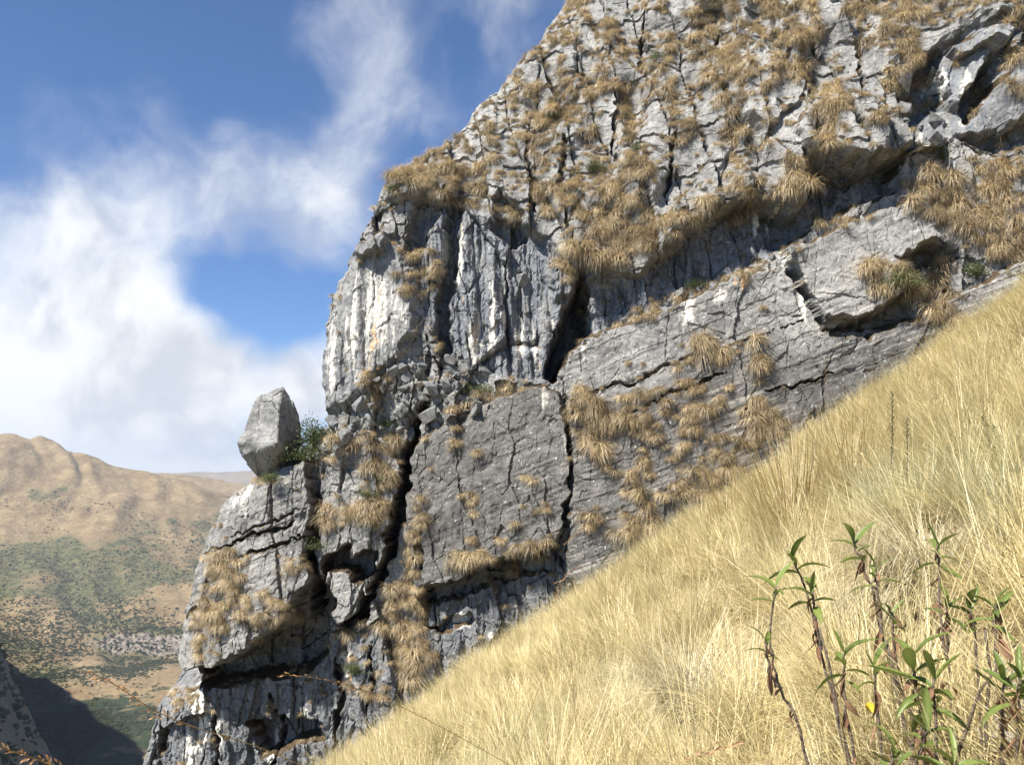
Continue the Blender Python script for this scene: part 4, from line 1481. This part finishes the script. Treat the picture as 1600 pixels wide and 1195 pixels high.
def stalk(label, pts, y0, y1, nseeds, frac=.45, droop=True, thick=.0014, seedscale=1.0):
    """A flowering stalk: thin stem down to the ground, spikelets along its upper part."""
    P = []
    for k, (u, v) in enumerate(pts):
        P.append(spot(u, v, y0 + (y1 - y0) * k / (len(pts) - 1)))
    base = np.array([P[0][0], P[0][1], float(ground_z(np.array([P[0][0]]), np.array([P[0][1]]))[0])])
    if base[2] < P[0][2]:
        P = [base] + P
    # smooth
    Q = [P[0]]
    for a, b in zip(P[:-1], P[1:]):
        for t in (.25, .5, .75, 1):
            Q.append(a + (b - a) * t)
    for _ in range(2):
        Q = [Q[0]] + [(Q[k - 1] + 2 * Q[k] + Q[k + 1]) / 4 for k in range(1, len(Q) - 1)] + [Q[-1]]
    e = empty('grass_stalk', Q[0])
    tag(e, label, 'grass stalk', 'flowering grass stalks')
    L = [q - Q[0] for q in Q]
    rad = np.linspace(thick, thick * .45, len(L))
    V, q_, T = tube(L, rad, 4)
    obj('stem', mesh_np('stem', V, quads=q_, tris=T, mats=(M_STALK,), attrs={'tone': np.full(len(V), .35), 'along': np.full(len(V), 1.0)}), e)
    n0 = int(len(L) * (1 - frac))
    for k in range(nseeds):
        t = n0 + (len(L) - 1 - n0) * (k + .5) / nseeds
        i = min(int(t), len(L) - 2)
        p = L[i] + (L[i + 1] - L[i]) * (t - i)
        d = Vector(L[i + 1] - L[i])
        s = obj('seed_head', SEEDS[k % 3], e)
        s.location = p
        rot = d.to_track_quat('Z', 'Y') @ Euler((random.uniform(-.5, .5), random.uniform(-.5, .5), random.uniform(0, 6))).to_quaternion()
        s.rotation_euler = rot.to_euler()
        s.scale = (seedscale * random.uniform(.7, 1.2),) * 3


stalk('thin arching stalk with orange seed heads hanging over the valley', [(560, 1240), (420, 1170), (300, 1135), (240, 1110), (190, 1075), (140, 1048)], 3.2, 2.4, 18, .5, thick=.0022, seedscale=1.5)
stalk('seed stalk low over the shaded valley, bending to the corner', [(200, 1260), (120, 1215), (60, 1185), (0, 1168)], 2.6, 2.2, 14, .6, thick=.002, seedscale=1.5)
stalk('long pale stalk arching across the foot of the cliff', [(860, 1230), (700, 1140), (600, 1090), (520, 1062), (440, 1053)], 4.2, 3.6, 16, .55, thick=.0022, seedscale=1.3)
stalk('straight reddish stalk rising from the bottom of the meadow', [(800, 1230), (815, 1150), (836, 1090), (858, 1030)], 4.0, 4.2, 5, .2, thick=.0022)
stalk('stalk with a feathery pinkish head before the dark slab', [(1010, 1010), (960, 930), (900, 880), (880, 905), (862, 945)], 6.0, 5.6, 14, .45, seedscale=1.6)
stalk('arching stalk crossing the bedded wall above the meadow', [(1090, 900), (1060, 820), (1000, 805), (930, 812), (880, 850)], 5.6, 5.2, 12, .5, seedscale=1.4)
stalk('upright thin stalk in front of the bedded wall', [(1110, 880), (1100, 790), (1090, 700), (1087, 660)], 5.6, 5.6, 5, .25)
stalk('upright stalk between skyline clump and needle-leaved stems', [(1300, 830), (1294, 720), (1290, 640), (1289, 560)], 6.0, 6.0, 5, .25)
stalk('stalk with a dark purple head low in the meadow', [(920, 1190), (900, 1140), (896, 1080), (892, 1030)], 4.6, 4.6, 7, .5, seedscale=1.5)
stalk('nodding stalk over the bottom edge left of the leafy plants', [(1010, 1240), (1060, 1190), (1110, 1172), (1150, 1165)], 2.6, 2.5, 10, .5, seedscale=1.4)

# ------------------------------------------------------------------ leafy plants in the corner


def leaf_mesh(seed, length=.12, width=.034, curl=.5, fold=.5, mat=None):
    r = np.random.default_rng(seed)
    n = 7
    V, tone = [], []
    for k in range(n):
        t = k / (n - 1)
        w = width * (math.sin(math.pi * min(1, t * .92 + .08)) ** .8) * (1 if t < 1 else 0)
        a = curl * t
        px = length * (t - .12 * curl * t * t)
        pz = -length * .5 * curl * t * t
        for s in (-1, 0, 1):
            V.append((px, s * w * .5 * math.cos(fold), pz + abs(s) * w * .5 * math.sin(fold) + r.normal(0, .0006)))
            tone.append(.35 + .3 * (s == 0) + r.normal(0, .08))
    Q = []
    for k in range(n - 1):
        for s in (0, 1):
            i = 3 * k + s
            Q.append((i, i + 1, i + 4, i + 3))
    return mesh_np('leaf', np.array(V), quads=np.array(Q), mats=(mat or M_LEAF,), attrs={'tone': np.array(tone)}, smooth=True)


LEAVES = [leaf_mesh(970 + k, .115, .034, c, f) for k, (c, f) in enumerate([(.3, .5), (.7, .35), (1.1, .6), (-.2, .7), (.5, .9)])]
DRY = [leaf_mesh(980 + k, .075, w, c, f, M_DRYLEAF) for k, (w, c, f) in enumerate([(.036, 1.6, .9), (.026, 2.8, 1.2), (.042, .9, -.7)])]


def leafy(label, stems, dry=4, flower=None):
    """stems: list of (points, depth at foot, depth at tip, leaves at the tip, leaf scale)."""
    first = stems[0]
    b = spot(*first[0][0], first[1])
    b[2] = float(ground_z(np.array([b[0]]), np.array([b[1]]))[0])
    e = empty('leafy_plant', b)
    tag(e, label, 'plant', 'leafy plants at the meadow edge')
    for si, (pts, y0, y1, nl, ls) in enumerate(stems):
        P = [spot(u, v, y0 + (y1 - y0) * k / (len(pts) - 1)) for k, (u, v) in enumerate(pts)]
        if si == 0 or pts[0][1] > 1190:
            g_ = P[0].copy()
            g_[2] = float(ground_z(np.array([g_[0]]), np.array([g_[1]]))[0])
            if g_[2] < P[0][2]:
                P = [g_] + P
        Q = [P[0]]
        for a, c in zip(P[:-1], P[1:]):
            for t in (.25, .5, .75, 1):
                Q.append(a + (c - a) * t + np.random.default_rng(int(abs(c[0]) * 1e4 + t * 40)).normal(0, .0035, 3) * (t < 1))
        L = [q - b for q in Q]
        V_, q_, T_ = tube(L, np.linspace(.0052, .0028, len(L)), 6)
        obj('stem', mesh_np('stem', V_, quads=q_, tris=T_, mats=(M_STEM,), smooth=True), e)
        tip = L[-1]
        up = Vector(L[-1] - L[-3]).normalized()
        a0 = random.uniform(0, 6.28)
        for k in range(nl):
            az = a0 + k * 2.4
            el = 1.15 - .23 * k + random.uniform(-.15, .15)
            o = obj('leaf', LEAVES[random.randrange(5)], e)
            o.location = tip - np.array(up) * (.012 * k)
            o.rotation_euler = (random.uniform(-.4, .4), -max(el, -.5), az)
            s = ls * random.uniform(.55, .95)
            o.scale = (s, s, s)
        for k in range(dry + 2 if si == 0 else dry // 2 + 1):
            i = random.randrange(len(L) // 3, len(L) - 1)
            o = obj('withered_leaf', DRY[k % 3], e)
            o.location = L[i]
            o.rotation_euler = (random.uniform(-1, 1), random.uniform(.2, 1.3), random.uniform(0, 6.28))
            s = random.uniform(.35, .9)
            o.scale = (s, s, s)
    if flower:
        f = spot(*flower, first[2]) - b
        vv, qq = [], []
        for k in range(10):
            a = k * .628
            d = np.array([math.cos(a), math.sin(a) * .5, math.sin(a) * .85])
            s = np.array([-math.sin(a), 0, math.cos(a)]) * .004
            o = len(vv)
            vv += [f, f + d * .010 + s, f + d * .018 + (0, -.004, 0), f + d * .010 - s]
            qq.append((o, o + 1, o + 2, o + 3))
        obj('flower', mesh_np('flower', np.array(vv), quads=np.array(qq), mats=(M_PETAL,), attrs={'tone': np.full(len(vv), .5)}), e)


leafy('leafy plant nearest the open meadow, single dark stem with two leaf tips', [
    ([(1275, 1230), (1240, 1110), (1215, 1065), (1203, 1010), (1213, 915)], 2.7, 2.75, 5, 1.0), ([(1222, 1075), (1200, 1050), (1196, 1000)], 2.7, 2.68, 5, .75)], 5)
leafy('dark-stemmed leafy plant with a forked top left of the tallest', [
    ([(1330, 1230), (1305, 1100), (1280, 1010), (1262, 930), (1238, 872)], 2.75, 2.8, 7, 1.05), ([(1283, 1015), (1272, 950), (1268, 925)], 2.76, 2.72, 6, .95)], 5)
leafy('slender leafy plant in front of the bare dark stems', [
    ([(1345, 1230), (1325, 1130), (1318, 1060), (1318, 1020)], 2.6, 2.6, 7, 1.0), ([(1385, 1230), (1372, 1120), (1366, 1040)], 2.55, 2.55, 5, .95)], 4, flower=(1360, 1104))
leafy('tall crooked leafy plant crossing the pale bunch grass', [
    ([(1440, 1230), (1405, 1090), (1376, 985), (1360, 910), (1333, 845)], 2.75, 2.85, 6, 1.05), ([(1378, 990), (1370, 920), (1368, 885)], 2.76, 2.8, 6, .85), ([(1410, 1080), (1395, 990), (1390, 955)], 2.7, 2.7, 5, .8)], 6)
leafy('tall straight leafy plant standing against the pale bunch grass', [
    ([(1500, 1230), (1488, 1100), (1472, 980), (1468, 900), (1465, 850)], 2.7, 2.85, 7, 1.1), ([(1482, 1040), (1478, 970), (1482, 945)], 2.7, 2.65, 5, .8)], 7)
leafy('bushy leafy plant with the broadest green leaves in the corner', [
    ([(1450, 1230), (1440, 1140), (1432, 1060), (1425, 1030)], 2.35, 2.35, 9, 1.15), ([(1470, 1230), (1462, 1120), (1460, 1060)], 2.3, 2.3, 8, 1.2), ([(1420, 1230), (1440, 1170), (1450, 1140)], 2.3, 2.25, 7, 1.0)], 8)
leafy('leafy plant at the picture edge with spreading tips', [
    ([(1570, 1230), (1562, 1100), (1556, 1000), (1555, 945)], 2.5, 2.6, 6, 1.1), ([(1568, 1230), (1566, 1130), (1570, 1060)], 2.4, 2.35, 8, 1.15), ([(1540, 1230), (1530, 1080), (1522, 980), (1515, 950)], 2.6, 2.65, 6, .95), ([(1590, 1230), (1588, 1120), (1596, 1060)], 2.35, 2.3, 7, 1.05)], 8)
leafy('low leafy shoot at the bottom edge under the bushy plant', [
    ([(1380, 1260), (1390, 1200), (1396, 1170)], 2.2, 2.2, 6, .8), ([(1490, 1260), (1492, 1210), (1490, 1190)], 2.15, 2.15, 7, 1.1)], 2)

# bare old stems
def dead_stem(label, pts, y0, y1):
    P = [spot(u, v, y0 + (y1 - y0) * k / (len(pts) - 1)) for k, (u, v) in enumerate(pts)]
    g_ = P[0].copy()
    g_[2] = float(ground_z(np.array([g_[0]]), np.array([g_[1]]))[0])
    if g_[2] < P[0][2]:
        P = [g_] + P
    b = P[0].copy()
    V_, q_, T_ = tube([p - b for p in P], np.linspace(.007, .003, len(P)), 6)
    o = obj('bare_stem', mesh_np('bare_stem', V_, quads=q_, tris=T_, mats=(M_STEM,), smooth=True))
    o.location = b
    tag(o, label, 'stem')


dead_stem('bare dark stem leaning left of the tall crooked plant', [(1335, 1220), (1310, 1120), (1296, 1040), (1280, 980)], 2.65, 2.7)
dead_stem('bare crooked stem rising between two leafy plants', [(1420, 1220), (1430, 1130), (1400, 1060), (1385, 1000)], 2.5, 2.55)
dead_stem('bare brown stem at the picture edge behind leaves', [(1545, 1220), (1540, 1120), (1548, 1050), (1538, 980)], 2.6, 2.6)
dead_stem('bare stem fanning right at the bottom of the leafy plants', [(1480, 1220), (1510, 1140), (1530, 1080), (1560, 1040)], 2.5, 2.45)

# needle-leaved stems further up the slope


def needle_plant(label, u0, v0, u1, v1, n, green=True):
    p0 = on_ground(u0, v0)
    p1 = spot(u1, v1, p0[1] - .05)
    e = empty('needle_leaved_plant', p0)
    tag(e, label, 'plant', 'needle-leaved plants in the meadow')
    d = p1 - p0
    mid = d * .5 + np.array([.02, 0, 0])
    V_, q_, T_ = tube([np.zeros(3), mid, d], [.007, .006, .003], 5)
    obj('stem', mesh_np('stem', V_, quads=q_, tris=T_, mats=(M_STEM,)), e)
    r = np.random.default_rng(int(u0))
    V, Q, tone = [], [], []
    for k in range(n):
        t = .30 + .70 * k / n
        c = d * t + np.array([.02, 0, 0]) * math.sin(math.pi * t)
        a = k * 2.4
        out_ = np.array([math.cos(a), math.sin(a), .75 + r.normal(0, .15)])
        out_ /= np.linalg.norm(out_)
        L = r.uniform(.045, .075) * (1.1 - .5 * t)
        s = np.cross(out_, (0, 0, 1))
        s = s / np.linalg.norm(s) * .0055
        o = len(V)
        V += [c, c + out_ * L * .5 + s, c + out_ * L, c + out_ * L * .5 - s]
        Q.append((o, o + 1, o + 2, o + 3))
        tone += [r.uniform(0, .8)] * 4
    f = obj('foliage', mesh_np('foliage', np.array(V), quads=np.array(Q), mats=(M_LEAF if green else M_SHRUB,), attrs={'tone': np.array(tone)}), e)
    f['kind'] = 'stuff'


needle_plant('tallest needle-leaved stem, standing against the meadow', 1388, 780, 1394, 612, 90, False)
needle_plant('needle-leaved stem just right of the tallest one', 1412, 790, 1417, 655, 80, False)
needle_plant('short green needle-leaved stem near the slope top', 1508, 735, 1508, 672, 60)
needle_plant('green needle-leaved stem beside a withered one', 1550, 740, 1553, 665, 70)
needle_plant('withered needle-leaved stem leaning by the green one', 1552, 745, 1535, 650, 50, False)

# stones of the little bare patch
for k, (u, v, s) in enumerate([(1585, 1060, .10), (1598, 1105, .13), (1572, 1130, .08), (1590, 1160, .11), (1560, 1095, .05)]):
    p = on_ground(u, v)
    if p is None:
        continue
    r = np.random.default_rng(990 + k)
    me = rock_mesh('stone', r.uniform(-1, 1, (12, 3)) * (1, .8, .4), 2, .12, 991 + k)
    me.materials.clear()
    me.materials.append(M_STONE)
    o = obj('stone', me)
    o.location = p
    o.scale = (s, s, s)
    tag(o, ['flat pale stone highest in the bare patch at the picture edge', 'largest flat stone in the bare patch', 'small stone low in the bare patch', 'pale stone at the bottom of the bare patch', 'tiniest stone beside the bare patch'][k], 'stone', 'stones in the bare patch')

# ------------------------------------------------------------------ the air


def build_haze():
    x0, x1, y0, y1, z0, z1 = -11000, 6500, -1200, 12500, -620, 420
    V = np.array([(a, b, c) for a in (x0, x1) for b in (y0, y1) for c in (z0, z1)])
    Q = np.array([(0, 1, 3, 2), (4, 6, 7, 5), (0, 4, 5, 1), (2, 3, 7, 6), (0, 2, 6, 4), (1, 5, 7, 3)])
    m, g, out = material('air')
    pv = g.n('ShaderNodeVolumePrincipled')
    pv.inputs['Color'].default_value = (0.80, 0.88, 1.0, 1)
    pv.inputs['Density'].default_value = 8.0e-5
    pv.inputs['Anisotropy'].default_value = 0.2
    g.t.links.new(pv.outputs[0], out.inputs['Volume'])
    o = obj('haze', mesh_np('haze', V, quads=Q, mats=(m,)))
    tag(o, 'thin blue haze filling the valley air', kind='stuff')


build_haze()
